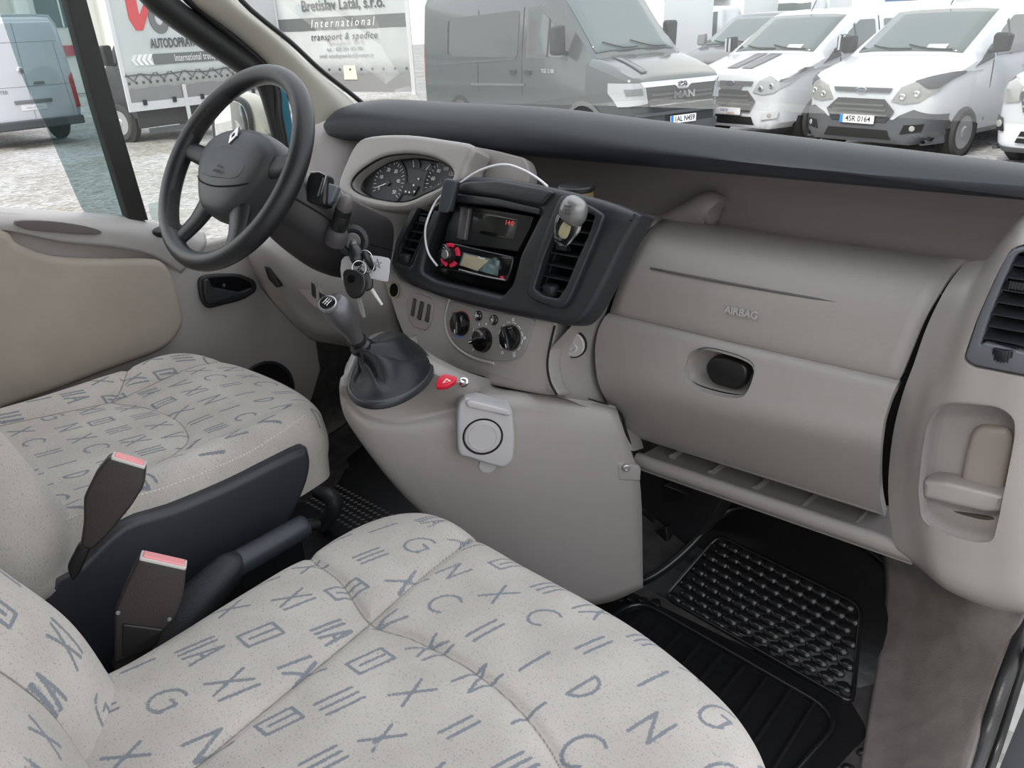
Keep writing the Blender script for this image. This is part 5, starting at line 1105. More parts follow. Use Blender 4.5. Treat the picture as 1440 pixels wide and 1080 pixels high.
PAINTW = mat('white_paint', (.62, .64, .67), .22, coat=.6); PAINTD = mat('dark_green_paint', (.055, .066, .068), .2, coat=.8); PAINTB = mat('black_paint', (.025, .027, .03), .25, coat=.5)
AUTOG = mat('auto_glass', (.085, .11, .105), .06, spec=.9); SIDEG = mat('side_window', (.09, .11, .11), .06, spec=.9)
TYRE = mat('tyre', (.045, .044, .044), .85); RIMS = mat('rim_steel', (.42, .42, .43), .4, metal=.5); BUMP = mat('bumper_grey', (.075, .08, .085), .6)
LAMP = mat('lamp_clear', (.30, .30, .28), .12, coat=1); LAMPR = mat('lamp_red', (.45, .02, .03), .2, coat=1); PLATE_ = mat('number_plate', (.8, .8, .8), .35); EUB = mat('plate_blue', (.03, .2, .6), .4)
ARCH = mat('arch_black', (.01, .01, .01), .9)
class Van:
    def __init__(s, name, label, F, ang, L=4.97, W=1.99, H=1.97, paint=PAINTW, hood=1.0, base=1.28, nose=.98, rake=.78, group=None, flat_front=False, tumble=.82, zb=.24):
        s.L, s.W, s.H, s.w, s.base, s.hood, s.tum = L, W, H, W/2, base, hood, tumble
        M = EXT @ Matrix.Translation((F[0], F[1], 0)) @ Matrix.Rotation(math.radians(ang-90), 4, 'Z')
        s.root = thing(name, (0, 0, 0), label, 'van', group, M=M)
        w = s.w; k = W/1.99
        wt = w*tumble
        S = [(0.0, zb+.10, .60*k, nose-.14, nose-.12, .58*k), (-.05, zb, .80*k, nose-.05, nose-.0, .74*k), (-.20, zb, .92*k, nose, nose+.07, .84*k), (-.55, zb, .975*k, base-.20, base-.10, .86*k),
             (-hood+.03, zb, w, base-.10, base, w*.88), (-hood-.02, zb, w, base-.08, base+.03, w*.87), (-hood-rake*.5, zb, w, base-.02, base+(H-.08-base)*.53, w*.85), (-hood-rake, zb, w, base, H-.08, wt*1.0), (-hood-rake-.35, zb, w, base, H, wt), (-L*.6, zb, w, base, H+.01, wt*1.02), (-L+.25, zb, w, base, H, wt*1.02), (-L+.05, zb, w*.98, base, H-.06, wt*.99), (-L, zb+.1, w*.95, base, H-.12, wt*.96)]
        s.S = S; rings = []
        for y, z0, ww, zb_, zt, wtop in S:
            half = [(0, z0), (ww*.85, z0), (ww*.97, z0+.10), (ww, z0+.3), (ww, (z0+zb_)*.5+.1), (ww*.985, zb_), (wtop+(ww*.985-wtop)*.12, zb_+(zt-zb_)*.82), (wtop*.9, zt-.012), (wtop*.6, zt+.008), (0, zt+.012)]
            rings.append([V3(a, y, b) for a, b in half]+[V3(-a, y, b) for a, b in half[-2:0:-1]])
        v, f = loft(rings, True, True, n1=3, n2=1); s.body = mesh('body', v, f, paint, s.root, angle=38)
        from mathutils.bvhtree import BVHTree
        s.bvh = BVHTree.FromPolygons([Vector(tuple(map(float, p))) for p in v], [tuple(q) for q in f])
    def hit(s, o, d):
        h = s.bvh.ray_cast(Vector(o), Vector(d)); return None if h[0] is None else np.array(h[0])
    def top(s, y, col):  # interpolate a station column
        ys = [-q[0] for q in s.S]; return float(np.interp(-y, ys, [q[col] for q in s.S]))
    def fy(s, x, z):
        h = s.hit((x, 3, z), (0, -1, 0))
        if h is not None and h[1] > -1.3: return float(h[1])
        k = s.W/1.99; x = abs(x)/k; return -float(np.interp(x, [0, .60, .80, .92, .975, 1.0], [0.0, 0.02, .06, .20, .55, .95]))-max(0, z-.72)*.12
    def front(s, name, pts, m, off=.02, th=.02, holes=(), parent=None, sub=.045):
        me, co = plate_me(pts, holes, -th, 0, 0); bm = bmesh.new(); bm.from_mesh(me); bm.verts.ensure_lookup_table()
        for v, c in zip(bm.verts, co): v.co = c
        x0, x1 = min(p[0] for p in pts), max(p[0] for p in pts)
        for xx in np.arange(math.ceil(x0/sub)*sub, x1, sub): bmesh.ops.bisect_plane(bm, geom=bm.verts[:]+bm.edges[:]+bm.faces[:], plane_co=(xx, 0, 0), plane_no=(1, 0, 0))
        for zz in np.arange(.28, 1.2, .07): bmesh.ops.bisect_plane(bm, geom=bm.verts[:]+bm.edges[:]+bm.faces[:], plane_co=(0, zz, 0), plane_no=(0, 1, 0))
        for v in bm.verts:
            x, z, c = v.co; n_ = V3(x*.55, 1, 0); n_ /= np.linalg.norm(n_); v.co = Vector(V3(x, s.fy(x, z), z)+n_*(off+c))
        bm.to_mesh(me); bm.free(); me.name = name; return finish(name, me, m, parent or s.root, True, 40)
    def sx(s, y, z):
        h = s.hit((3, y, z), (-1, 0, 0))
        if h is not None: return float(h[0])
        ww, zb_, zt, wt = (s.top(y, c) for c in (2, 3, 4, 5)); a, b = ww*.985, wt+(ww*.985-wt)*.12
        return ww if z < zb_ else a+(b-a)*min(1, (z-zb_)/((zt-zb_)*.82))
    def side(s, sg, name, pts, m, off=.012, th=.01, parent=None, holes=()):
        me, co = plate_me(pts, holes, -th, 0, 0); bm = bmesh.new(); bm.from_mesh(me); bm.verts.ensure_lookup_table()
        for v, c in zip(bm.verts, co): v.co = c
        y0, y1 = min(p[0] for p in pts), max(p[0] for p in pts)
        for yy in np.arange(y0+.2, y1, .2): bmesh.ops.bisect_plane(bm, geom=bm.verts[:]+bm.edges[:]+bm.faces[:], plane_co=(yy, 0, 0), plane_no=(1, 0, 0))
        for zz in (1.0, 1.3, 1.6): bmesh.ops.bisect_plane(bm, geom=bm.verts[:]+bm.edges[:]+bm.faces[:], plane_co=(0, zz, 0), plane_no=(0, 1, 0))
        for v in bm.verts: y, z, c = v.co; v.co = Vector((sg*(s.sx(y, z)+off+c), y, z))
        bm.to_mesh(me); bm.free(); me.name = name; return finish(name, me, m, parent or s.root, True, 40)
    def roof_pt(s, u, t, off=.012):
        """windscreen surface: u across -1..1, t 0 base .. 1 top"""
        rk = s.S[7][0]; y = (-s.hood-.03)+(rk-(-s.hood-.03))*t; wt = s.top(y, 5)*.97; n_ = V3(0, .75, .66)
        h = s.hit((u*wt, y, 6), (0, 0, -1)); z = float(h[2]) if h is not None else s.top(y, 4)
        return V3(u*wt, y-.05*u*u*0, z)+n_*off
    def windscreen(s, m=AUTOG, u0=.93, wiper=True, edge=True):
        rows = [[s.roof_pt(u*u0, t, .014) for u in np.linspace(-1, 1, 9)] for t in (0.02, .25, .5, .75, 1.0)]
        o = patch('windscreen', rows, m, s.root, 2, 1, thick=.008)
        if wiper:
            for a, b in ((-.75, .05), (-.05, .7)):
                tube('wiper', [s.roof_pt(a, .04, .035), s.roof_pt((a+b)/2, .03, .05), s.roof_pt(b, .13, .035)], .011, BLACK, s.root, n=6, sm=2)
    def hood_pt(s, x, y, off=.01):
        h = s.hit((x, y, 6), (0, 0, -1)); return V3(x, y, (float(h[2]) if h is not None else s.top(y, 4))+off+.004)
    def wheel(s, sg, y, r=.335, kind='steel'):
        xw = sg*(s.w+.035); fr = Fr((xw, y, r), (sg, 0, 0), (0, 1, 0))
        ar = Fr((sg*(s.w+.004), y, r), (sg, 0, 0), (0, 1, 0)); R = r+.075
        pts = [(R*math.cos(t), R*math.sin(t)*1.02) for t in [math.pi*k/16 for k in range(-1, 18)]]+[(-R, -.09), (R, -.09)]
        plate('wheel_arch', ar, roundpoly(pts[:19], 0) if False else pts[:19], ARCH, s.root, -.12, .004, bev=0)
        wl = lathe('wheel', [(.20, -.20), (r-.03, -.20), (r, -.17), (r, -.03), (r-.035, .012), (r-.09, .015), (r*.66, .005), (r*.64, -.03)], fr, TYRE, s.root, 28)
        if kind == 'steel':
            lathe('rim', [(r*.65, .002), (r*.62, -.03), (r*.45, -.045), (r*.42, -.01), (r*.25, -.0), (r*.2, .015), (.0001, .018)], fr, RIMS, wl, 28)
            for k in range(12):
                t = 2*math.pi*k/12; plate('rim_hole', fr, circle(r*.53*math.cos(t), r*.53*math.sin(t), r*.06, 8, r*.08, t), ARCH, wl, -.042, -.028, bev=0)
        else:
            lathe('rim', [(r*.67, .004), (r*.64, .004), (r*.62, -.05), (.0001, -.055)], fr, mat('rim_dark', (.03, .03, .03), .5), wl, 28)
            for k in range(10):
                t = 2*math.pi*k/10; f2 = Fr(fr.pt(0, 0, -.02), fr.n, fr.u*math.cos(t)+fr.v*math.sin(t))
                plate('spoke', f2, [(.02, -.018), (r*.65, -.028), (r*.65, -.008), (.02, -.004)], RIMS, wl, -.02, .02, bev=.002)
            lathe('hub', [(.0001, .01), (.05, .008), (.055, -.02)], fr, RIMS, wl, 16)
        return wl
    def mirror(s, sg, y=None, z=None, m=BLACK, h=.26, two=False):
        y = y if y is not None else -s.hood-.35; z = z or s.base+.02; x = sg*(s.w+.02)
        f = Fr((x+sg*.12, y, z+h/2), (0, 1, 0), (sg, 0, 0))
        mo = plate('side_mirror', f, roundpoly([(-.10, -h/2), (.10, -h/2+.02), (.12, h/2-.03), (.08, h/2), (-.08, h/2), (-.11, h/2-.04)], .03), m, s.root, -.07, .07, bev=.03)
        tube('mirror_foot', [V3(x-sg*.04, y, z+.02), V3(x+sg*.08, y, z+.06)], .035, BLACK, mo, n=8, sm=1)
        return mo
    def plate_no(s, x, z, w, txt, blue=True, two=None, off=.05, back=False):
        if back: f = Fr((x, -s.L-.0-off if not s.rear0 else -off, z), (0, -1, 0), (1, 0, 0))
        else: f = Fr((x, s.fy(x, z)+off, z), (0, 1, 0), (-1, 0, 0))
        p = plate('number_plate', f, roundpoly([(-w/2, -.055), (w/2, -.055), (w/2, .055), (-w/2, .055)], .01), PLATE_, s.root, -.01, .005, bev=.001)
        if blue: plate('plate_band', f, [(-w/2, -.055), (-w/2+.05, -.055), (-w/2+.05, .055), (-w/2, .055)], EUB, p, 0, .0065, bev=0)
        if txt: text('plate_text', txt, f, .02 if blue else 0, 0, .105, PRINTK, p, c=.006, bold=.002, sx=.95)
        return p, f
def hexa(x0, x1, z0, z1, c=.12): return [(x0+c*.6, z0), (x1-c*.6, z0), (x1, (z0+z1)/2), (x1-c, z1), (x0+c, z1), (x0, (z0+z1)/2)]
def custom(name, label, F, ang, black_bumper, stripes, plate_txt, group, rim):
    """mid size white van: wide low hexagonal grille, swept headlights, slim upper bar with oval badge"""
    V = Van(name, label, F, ang, base=1.32, nose=1.07, hood=.98, rake=.95, group=group); r = V.root
    V.windscreen(AUTOG)
    if black_bumper: V.front('bumper', [(-.975, .24), (.975, .24), (.975, .62), (.75, .70), (.58, .62), (.50, .56), (-.50, .56), (-.58, .62), (-.75, .70), (-.975, .62)], BUMP, .03, .05)
    V.front('grille', hexa(-.50, .50, .50 if not black_bumper else .52, .82, .16), mat('grille_dark', (.035, .036, .036), .5), .045, .04)
    for k in range(3): V.front('grille_bar', [(-.42+.03*k, .60+.065*k), (.42-.03*k, .60+.065*k), (.42-.03*k, .625+.065*k), (-.42+.03*k, .625+.065*k)], mat('grille_bar', (.10, .10, .10), .4), .065, .02)
    V.front('lower_grille', [(-.50, .30), (.50, .30), (.44, .42), (-.44, .42)], ARCH, .045, .03)
    if stripes: V.front('bumper_lip', [(-.62, .25), (.62, .25), (.62, .29), (-.62, .29)], PAINTW, .06, .02)
    V.front('upper_bar', roundpoly([(-.40, .905), (.40, .905), (.43, .965), (-.43, .965)], .01), mat('bar_grey', (.10, .10, .105), .3), .035, .03)
    bf = Fr((0, V.fy(0, .935)+.045, .935), (0, 1, 0), (-1, 0, 0))
    bd_ = plate('badge', bf, circle(0, 0, .085, 28, .036), CHROME, r, -.01, .008, bev=.002); plate('badge_field', bf, circle(0, 0, .076, 28, .029), mat('badge_blue', (.05, .07, .12), .3), bd_, .004, .010, bev=0)
    text('badge_script', 'Ford', bf, 0, 0, .06, CHROME, bd_, c=.011, shear=.35)
    for sg in (-1, 1):
        hl = V.front('headlight', [(sg*a, b) for a, b in ((.44, .80), (.62, .77), (.80, .80), (.93, .92), (.985, 1.14), (.93, 1.14), (.75, 1.07), (.55, .98))], LAMP if not stripes else mat('lamp_chrome', (.40, .42, .44), .12, coat=1), .03, .03, sub=.05)
        V.front('lamp_frame', [(sg*a, b) for a, b in ((.86, .96), (.93, .96), (.987, 1.15), (.93, 1.15), (.70, 1.06), (.76, 1.04))], BUMP if not stripes else CHROME, .036, .01, parent=hl)
        for a, b in ((.60, .86), (.77, .90)):
            lathe('lamp_bulb', [(.0001, .004), (.03, .008), (.045, .0)], Fr((sg*a, V.fy(a, b)+.04, b), (0, 1, 0)), CHROME, hl, 14)
        fo = V.front('fog_recess', [(sg*a, b) for a, b in ((.62, .38), (.86, .42), (.88, .52), (.66, .50))], ARCH if black_bumper else mat('fog_grey', (.5, .51, .52), .4), .04, .02, sub=.04)
        lathe('fog_lamp', [(.0001, .01), (.03, .01), (.04, 0)], Fr((sg*.78, V.fy(.78, .46)+.04, .46), (sg*.6, 1, 0)), LAMP, fo, 12)
        V.side(sg, 'door_window', roundpoly([(-1.55, 1.30), (-2.55, 1.32), (-2.57, 1.80), (-2.15, 1.80), (-1.80, 1.62)], .04), SIDEG)
        V.side(sg, 'quarter_panel', [(-1.02, 1.18), (-1.50, 1.27), (-1.50, 1.45)], BUMP)
        V.side(sg, 'window_post', [(-1.95, 1.30), (-1.99, 1.30), (-1.99, 1.76), (-1.95, 1.73)], BUMP, off=.016)
        if stripes: V.side(sg, 'rear_window', roundpoly([(-2.85, 1.32), (-3.8, 1.32), (-3.8, 1.78), (-2.85, 1.80)], .04), SIDEG)
        V.side(sg, 'door_gap', [(-1.50, .45), (-1.515, .45), (-1.515, 1.25), (-1.50, 1.25)], SEAM, off=.006)
        V.side(sg, 'door_gap', [(-2.68, .40), (-2.70, .40), (-2.70, 1.85), (-2.68, 1.85)], SEAM, off=.006)
        if black_bumper: V.side(sg, 'sill_trim', [(-.6, .24), (-.45, .24), (-.45, .60), (-.55, .62)], BUMP, off=.01)
        V.side(sg, 'door_handle', [(-2.45, 1.10), (-2.62, 1.10), (-2.62, 1.14), (-2.45, 1.14)], BLACK, off=.03, th=.03)
        V.wheel(sg, -.93, .34, rim); V.wheel(sg, -3.86, .34, rim); mo = V.mirror(sg, m=BLACK)
        if stripes:
            f = Fr((sg*(V.w+.14), V.S[4][0]-.36+.085, V.base+.15), (0, 1, 0), (sg, 0, 0))
            for a in (-.05, .03): plate('mirror_stripe', f, [(a, -.10), (a+.03, -.10), (a+.03, .12), (a, .12)], PAINTW, mo, -.02, .003, bev=0)
    if stripes:
        for a in (-.26, .03):
            rows = [[V.hood_pt(a+(.22)*k/3, y, .006) for k in range(4)] for y in (-.93, -.8, -.6, -.4, -.25, -.16)]
            patch('bonnet_stripe', rows, mat('stripe_grey', (.13, .13, .135), .4), r, 2, 1, thick=-.004)
        V.front('nose_stripe', [(-.20, .83), (.20, .83), (.24, .90), (-.24, .90)], mat('stripe_grey', (), 0), .03, .02)
    p, f = V.plate_no(0, .55 if black_bumper else .50, .52, plate_txt, blue=black_bumper, off=.07)
    if not black_bumper:
        text('plate_text', 'vans', f, -.07, .02, .09, mat('plate_blue_word', (.05, .10, .3), .5), p, c=.006, shear=.3); text('plate_text', 'centre', f, .06, -.03, .06, mat('plate_red_word', (.5, .08, .06), .5), p, c=.006, shear=.3)
    tube('aerial', [V3(0, -2.0, 1.96), V3(0, -2.12, 2.12)], .008, BLACK, r, n=6, sm=1)
    f = Fr(V.roof_pt(.45, .12, -.0), (0, .75, .66)); plate('dashboard_card', Fr(V.roof_pt(-.45, .10, .022), (0, .6, .8)), [(-.14, -.05), (.14, -.05), (.14, .05), (-.14, .05)], mat('card_white', (.6, .62, .62), .5), r, -.002, .002, bev=0)
    return V
F2 = custom('parked_van', 'white van with black front bumper and number plate 4SR 0164', (-4.30, 12.04), -101.7, True, False, '4SR 0164', 'white vans parked in a row', 'steel')
F1 = custom('parked_van', 'white van with two dark bonnet stripes and multi spoke wheels', (-6.74, 12.87), -101, False, True, '', 'white vans parked in a row', 'alloy')
# inside of the second van seen through its windscreen is hinted by seat shapes behind side glass; kept as dark glass
# dark green panel van
V = Van('parked_van', 'dark green grey panel van with chrome front bar and plate 1AL N459', (-6.55, 10.95), -13.6, L=5.99, W=2.04, H=2.55, paint=PAINTD, base=1.46, nose=1.16, hood=.95, rake=1.0, tumble=.86, zb=.28)
r = V.root; V.windscreen(mat('auto_glass_blue', (.09, .125, .13), .05, spec=.9))
for k in range(4):
    ys = [(-.95, -.88), (-.35, -.28), (.30, .37), (.86, .93)][k]
V.front('chrome_bar', [(-.74, 1.06), (-.16, 1.06), (-.09, 1.0), (.09, 1.0), (.16, 1.06), (.74, 1.06), (.78, 1.13), (-.78, 1.13)], CHROME, .045, .03)
V.front('grille', [(-.62, .78), (.62, .78), (.70, 1.05), (.16, 1.05), (.09, .99), (-.09, .99), (-.16, 1.05), (-.70, 1.05)], mat('grille_dark', (), 0), .03, .03)
for z in (.93, .87): V.front('grille_slat', [(-.60, z), (.60, z), (.60, z+.03), (-.60, z+.03)], mat('grille_bar', (), 0), .045, .02)
V.front('chrome_lower', [(-.62, .79), (.62, .79), (.63, .81), (-.63, .81)], CHROME, .05, .02)
V.front('bumper_step', [(-.85, .66), (.85, .66), (.85, .70), (-.85, .70)], BUMP, .04, .03); V.front('bumper_low', [(-.97, .28), (.97, .28), (.97, .52), (-.97, .52)], BUMP, .03, .04)
bf = Fr((0, V.fy(0, .92)+.07, .92), (0, 1, 0), (-1, 0, 0)); text('badge_letters', 'MAN', bf, 0, 0, .13, CHROME, r, c=0, extr=.01, bold=.006, sx=1.5)
bf2 = Fr((0, V.fy(0, 1.07)+.05, 1.07), (0, 1, 0), (-1, 0, 0)); tube('lion_emblem', [bf2.pt(a, b, .01) for a, b in ((-.08, -.03), (-.06, .03), (-.01, .015), (.03, .03), (.06, .0), (.055, -.03), (.02, -.01), (-.02, -.03))], .010, mat('emblem_dark', (.05, .05, .05), .4), r, n=6, sm=3)
for sg in (-1, 1):
    hl = V.front('headlight', [(sg*a, b) for a, b in ((.66, .84), (.97, .80), (.99, .98), (.985, 1.12), (.78, 1.12), (.70, 1.05))], mat('lamp_chrome', (), 0), .035, .03, sub=.05)
    V.front('lamp_core', [(sg*a, b) for a, b in ((.74, .96), (.93, .95), (.94, 1.04), (.76, 1.05))], mat('lamp_grey', (.16, .18, .19), .2), .045, .01, parent=hl, sub=.05)
    V.side(sg, 'door_window', roundpoly([(-1.50, 1.46), (-2.45, 1.50), (-2.47, 2.13), (-2.18, 2.16), (-1.85, 1.95)], .04), SIDEG)
    V.side(sg, 'window_frame', roundpoly([(-1.40, 1.42), (-2.50, 1.46), (-2.52, 2.18), (-2.15, 2.21), (-1.80, 2.0)], .04), mat('frame_grey', (.10, .11, .11), .3), off=.006)
    V.side(sg, 'window_post', [(-1.90, 1.47), (-1.94, 1.47), (-1.94, 2.02), (-1.90, 1.98)], BLACK, off=.016)
    V.side(sg, 'side_window', roundpoly([(-2.75, 1.45), (-4.9, 1.45), (-5.0, 1.55), (-5.0, 2.02), (-4.9, 2.10), (-2.75, 2.16)], .08), mat('panel_recess', (.075, .088, .09), .12, coat=1), off=.012)
    V.side(sg, 'window_line', [(-4.98, 1.50), (-5.02, 1.50), (-5.02, 2.05), (-4.98, 2.05)], BLACK, off=.02)
    V.side(sg, 'door_rail', [(-2.8, 1.42), (-5.5, 1.30), (-5.5, 1.33), (-2.8, 1.45)], BUMP, off=.012)
    V.side(sg, 'side_moulding', [(-2.55, 1.02), (-4.2, .98), (-4.2, 1.02), (-2.55, 1.06)], mat('moulding_shine', (.12, .135, .135), .2), off=.02)
    for y in (-2.62, -3.98): V.side(sg, 'door_gap', [(y, .45), (y-.012, .45), (y-.012, 2.2), (y, 2.2)], SEAM, off=.006)
    for y in (-2.35, -2.78): V.side(sg, 'door_handle', [(y, 1.20), (y-.16, 1.20), (y-.16, 1.26), (y, 1.26)], BLACK, off=.04, th=.04)
    V.side(sg, 'tail_lamp', [(-5.90, .95), (-5.985, .95), (-5.985, 1.6), (-5.90, 1.6)], LAMPR, off=.01)
    V.wheel(sg, -1.0, .36, 'steel'); V.wheel(sg, -4.64, .36, 'steel'); V.mirror(sg, y=-1.45, z=1.50, h=.42)
    if sg == 1:
        sf = Fr((V.w+.008, -1.9, 1.26), (1, 0, 0), (0, 1, 0)); text('badge_letters', 'TGE 3.180', sf, 0, 0, .08, mat('letter_pale', (.5, .52, .52), .4), r, extr=.003)
V.side(1, 'arch_trim', [(-1.0+.50*math.cos(t), .36+.50*math.sin(t)) for t in [math.pi*k/12 for k in range(13)]]+[(-1.0+.43*math.cos(t), .36+.43*math.sin(t)) for t in [math.pi*(12-k)/12 for k in range(13)]], mat('moulding_shine', (), 0), off=.02)
V.plate_no(0, .58, .52, '1AL N459', off=.08)
rows = [[V.hood_pt(a0+k*.04, y, .008) for k in range(4)] for a0 in (.48,) for y in (-.85, -.6, -.35, -.2)]
patch('bonnet_crease', rows, mat('moulding_shine', (), 0), r, 2, 1, thick=-.006)
# black van behind
q = EZ(985, 60, 18)
V = Van('parked_van', 'black van half hidden between the green van and striped van', (q[0]+.3, q[1]-.4), -100, paint=PAINTB, base=1.30, nose=1.0, hood=.98, rake=.95)
V.windscreen(AUTOG)
for sg in (-1, 1):
    V.side(sg, 'door_window', roundpoly([(-1.55, 1.30), (-2.55, 1.32), (-2.57, 1.80), (-2.15, 1.80), (-1.80, 1.62)], .04), SIDEG); V.wheel(sg, -.93); V.wheel(sg, -3.86); V.mirror(sg, m=mat('mirror_grey', (.25, .25, .26), .4))
    V.side(sg, 'rear_window', roundpoly([(-2.85, 1.32), (-3.8, 1.32), (-3.8, 1.78), (-2.85, 1.80)], .04), SIDEG)
    V.side(sg, 'window_post', [(-1.95, 1.30), (-1.99, 1.30), (-1.99, 1.76), (-1.95, 1.73)], PAINTB, off=.016)
V.front('grille', hexa(-.5, .5, .5, .82, .16), ARCH, .04)
# white van at the right edge of the photograph
q = EG(1430, 235)
V = Van('parked_van', 'white van nose cut by the right edge of the frame', (q[0]+.55, q[1]-.55), -104, L=5.0, W=1.96, base=1.30, nose=1.02, hood=.98, rake=.95)
V.windscreen()
V.front('grille', [(-.52, .72), (.52, .72), (.60, .95), (.50, 1.02), (-.50, 1.02), (-.60, .95)], mat('grille_dark', (), 0), .04)
for z in (.78, .85, .92): V.front('grille_slat', [(-.53, z), (.53, z), (.54, z+.025), (-.54, z+.025)], mat('slat_light', (.30, .31, .32), .3), .055, .02)
V.front('lower_grille', [(-.55, .36), (.55, .36), (.50, .50), (-.50, .50)], ARCH, .04); V.front('grille_bar', [(-.52, .42), (.52, .42), (.52, .44), (-.52, .44)], mat('slat_light', (), 0), .05, .02)
for sg in (-1, 1):
    V.front('headlight', [(sg*a, b) for a, b in ((.60, .84), (.80, .82), (.95, .95), (.97, 1.16), (.80, 1.10), (.62, 1.02))], LAMP, .03, .03, sub=.05)
    V.front('fog_recess', [(sg*a, b) for a, b in ((.74, .48), (.90, .50), (.90, .66), (.78, .64))], ARCH, .03, .02, sub=.05)
    lathe('fog_lamp', [(.0001, .03), (.04, .02), (.05, 0)], Fr((sg*.82, V.fy(.82, .57)+.03, .57), (sg*.6, 1, 0)), LAMP, V.root, 14)
    V.wheel(sg, -.95); V.wheel(sg, -3.9); V.mirror(sg)
    V.side(sg, 'door_window', roundpoly([(-1.55, 1.30), (-2.55, 1.32), (-2.57, 1.80), (-2.15, 1.80), (-1.80, 1.62)], .04), SIDEG)
V.front('bumper_low', [(-.9, .24), (.9, .24), (.9, .30), (-.9, .30)], BUMP, .03)

# rear end of the white panel van on the left (its rear is at the local origin)
V = Van('panel_van', 'tall white panel van seen from behind through the driver window', (-19.27, 6.35), -173.5, L=5.99, W=2.04, H=2.55, base=1.46, nose=1.16, hood=.95, rake=1.0, tumble=.88, zb=.40)
M = EXT @ Matrix.Translation((-19.27, 6.35, 0)) @ Matrix.Rotation(math.radians(-173.5-90), 4, 'Z') @ Matrix.Translation((0, 5.99, 0)); V.root.matrix_world = M; V.root.matrix_basis = M
RF_ = Fr((0, -5.995, 0), (0, -1, 0), (1, 0, 0)); r = V.root
plate('rear_doors', RF_, roundpoly([(-.92, .52), (.92, .52), (.90, 1.46), (.80, 2.40), (-.80, 2.40), (-.90, 1.46)], .06), PAINTW, r, -.15, .02, bev=.02)
for pts in ([(-.006, .55), (.006, .55), (.006, 2.38), (-.006, 2.38)], [(-.80, 2.02), (.80, 2.02), (.80, 2.03), (-.80, 2.03)], [(-.88, 1.18), (.88, 1.18), (.88, 1.19), (-.88, 1.19)], [(.82, .6), (.83, .6), (.74, 2.0), (.73, 2.0)]): plate('door_gap', RF_, pts, mat('gap_grey', (.25, .25, .26), .7), r, .018, .023, bev=0)
for x in (.0,): lathe('lock_disc', [(.0001, .03), (.05, .028), (.07, .01), (.07, 0)], Fr(RF_.pt(-.06, 1.5, .02), RF_.n), CHROME, r, 20)
plate('rear_handle', RF_, roundpoly([(.12, 1.22), (.36, 1.22), (.34, 1.27), (.14, 1.27)], .02), mat('handle_grey', (.2, .2, .2), .4), r, .02, .06, bev=.01)
plate('plate_bar', RF_, roundpoly([(-.35, .86), (.42, .86), (.42, .93), (-.35, .93)], .02), mat('handle_grey', (), 0), r, .02, .05, bev=.01)
nf = Fr(RF_.pt(.02, .78, .02), RF_.n, RF_.u); p = plate('number_plate', nf, roundpoly([(-.26, -.055), (.26, -.055), (.26, .055), (-.26, .055)], .01), PLATE_, r, 0, .01, bev=.001); text('plate_text', 'vans centre', nf, 0, 0, .07, mat('print_pale', (.35, .4, .45), .5), p, c=.012)
text('model_script', 'CRAFTER', Fr(RF_.pt(-.62, 1.10, .022), RF_.n, RF_.u), 0, 0, .10, mat('handle_grey', (), 0), r, extr=.003)
for sg in (-1, 1): lp = plate('tail_lamp', RF_, roundpoly([(sg*.90, .70), (sg*1.0, .70), (sg*.98, 1.40), (sg*.88, 1.30)], .02), LAMPR, r, -.05, .03, bev=.01)
plate('rear_bumper', RF_, roundpoly([(-.98, .36), (.98, .36), (.98, .54), (-.98, .54)], .04), BUMP, r, -.2, .10, bev=.03)
for sg in (-1, 1): V.wheel(sg, -4.9, .37)

# curtain sided truck
A0 = EZ(163, 62, 15.0); A0[2] = 0; Mq = EZ(394, 55, 17.9); Mq[2] = 0; Rq = EZ(577, 48, 16.3); Rq[2] = 0
tk = thing('curtain_truck', A0, 'grey curtain sided truck with red and black company lettering', 'truck', M=EXT.copy())
TARP = mat('tarp_grey', (.50, .52, .52), .5, bump=.4, bscale=3, var=.06, vscale=1.5); BAND = mat('band_grey', (.12, .13, .13), .5); TXT = mat('letter_dark', (.05, .055, .06), .6)
z0, z1 = 1.10, 3.6
S1 = Fr(A0, np.cross((Mq-A0), V3(0, 0, 1)), Mq-A0); L1 = float(np.linalg.norm(Mq-A0))
S2 = Fr(Mq, np.cross((Rq-Mq), V3(0, 0, 1)), Rq-Mq); L2 = float(np.linalg.norm(Rq-Mq))
for S_, L_, nm in ((S1, L1, 'side_curtain'), (S2, L2, 'rear_curtain')):
    nu = 40; rows = [[S_.pt(L_*i/nu, z, .004*math.sin(i*1.7+z*2)+.004*math.sin(i*.6)) for i in range(nu+1)] for z in np.linspace(z0, z1, 8)]
    patch(nm, rows, TARP, tk, 1, 2, thick=.02)
def quadp(n, S_, a0, a1, b0, b1, m, c=.03): return plate(n, S_, [(a0, b0), (a1, b0), (a1, b1), (a0, b1)], m, tk, c-.02, c, bev=0)
# bands follow the sight lines of the print
def e2(S_, x, y):
    v = eray(x, y); q = EC+v*(((S_.o-EC)@S_.n)/(v@S_.n))-S_.o; return (float(q@S_.u), float(q@S_.v))
bb = [e2(S1, 213, 76), e2(S1, 394, 22+8), e2(S1, 394, 42+6), e2(S1, 216, 91)]
plate('band_print', S1, [(bb[0][0], bb[3][1]), (L1, bb[3][1]), (L1, bb[0][1]), (bb[0][0], bb[0][1])], BAND, tk, .0, .035, bev=0)
a_, zc = bb[0][0], (bb[0][1]+bb[3][1])/2; hb_ = (bb[0][1]-bb[3][1])/2
for k in range(4): x = a_-.10-.11*k; plate('arrow_print', S1, [(x+.10, zc-hb_), (x+.03, zc-hb_), (x-.04, zc), (x+.03, zc+hb_), (x+.10, zc+hb_), (x+.03, zc)], PRINT if k < 3 else mat('tarp_white', (.7, .7, .7), .5), tk, .0, .038, bev=0)
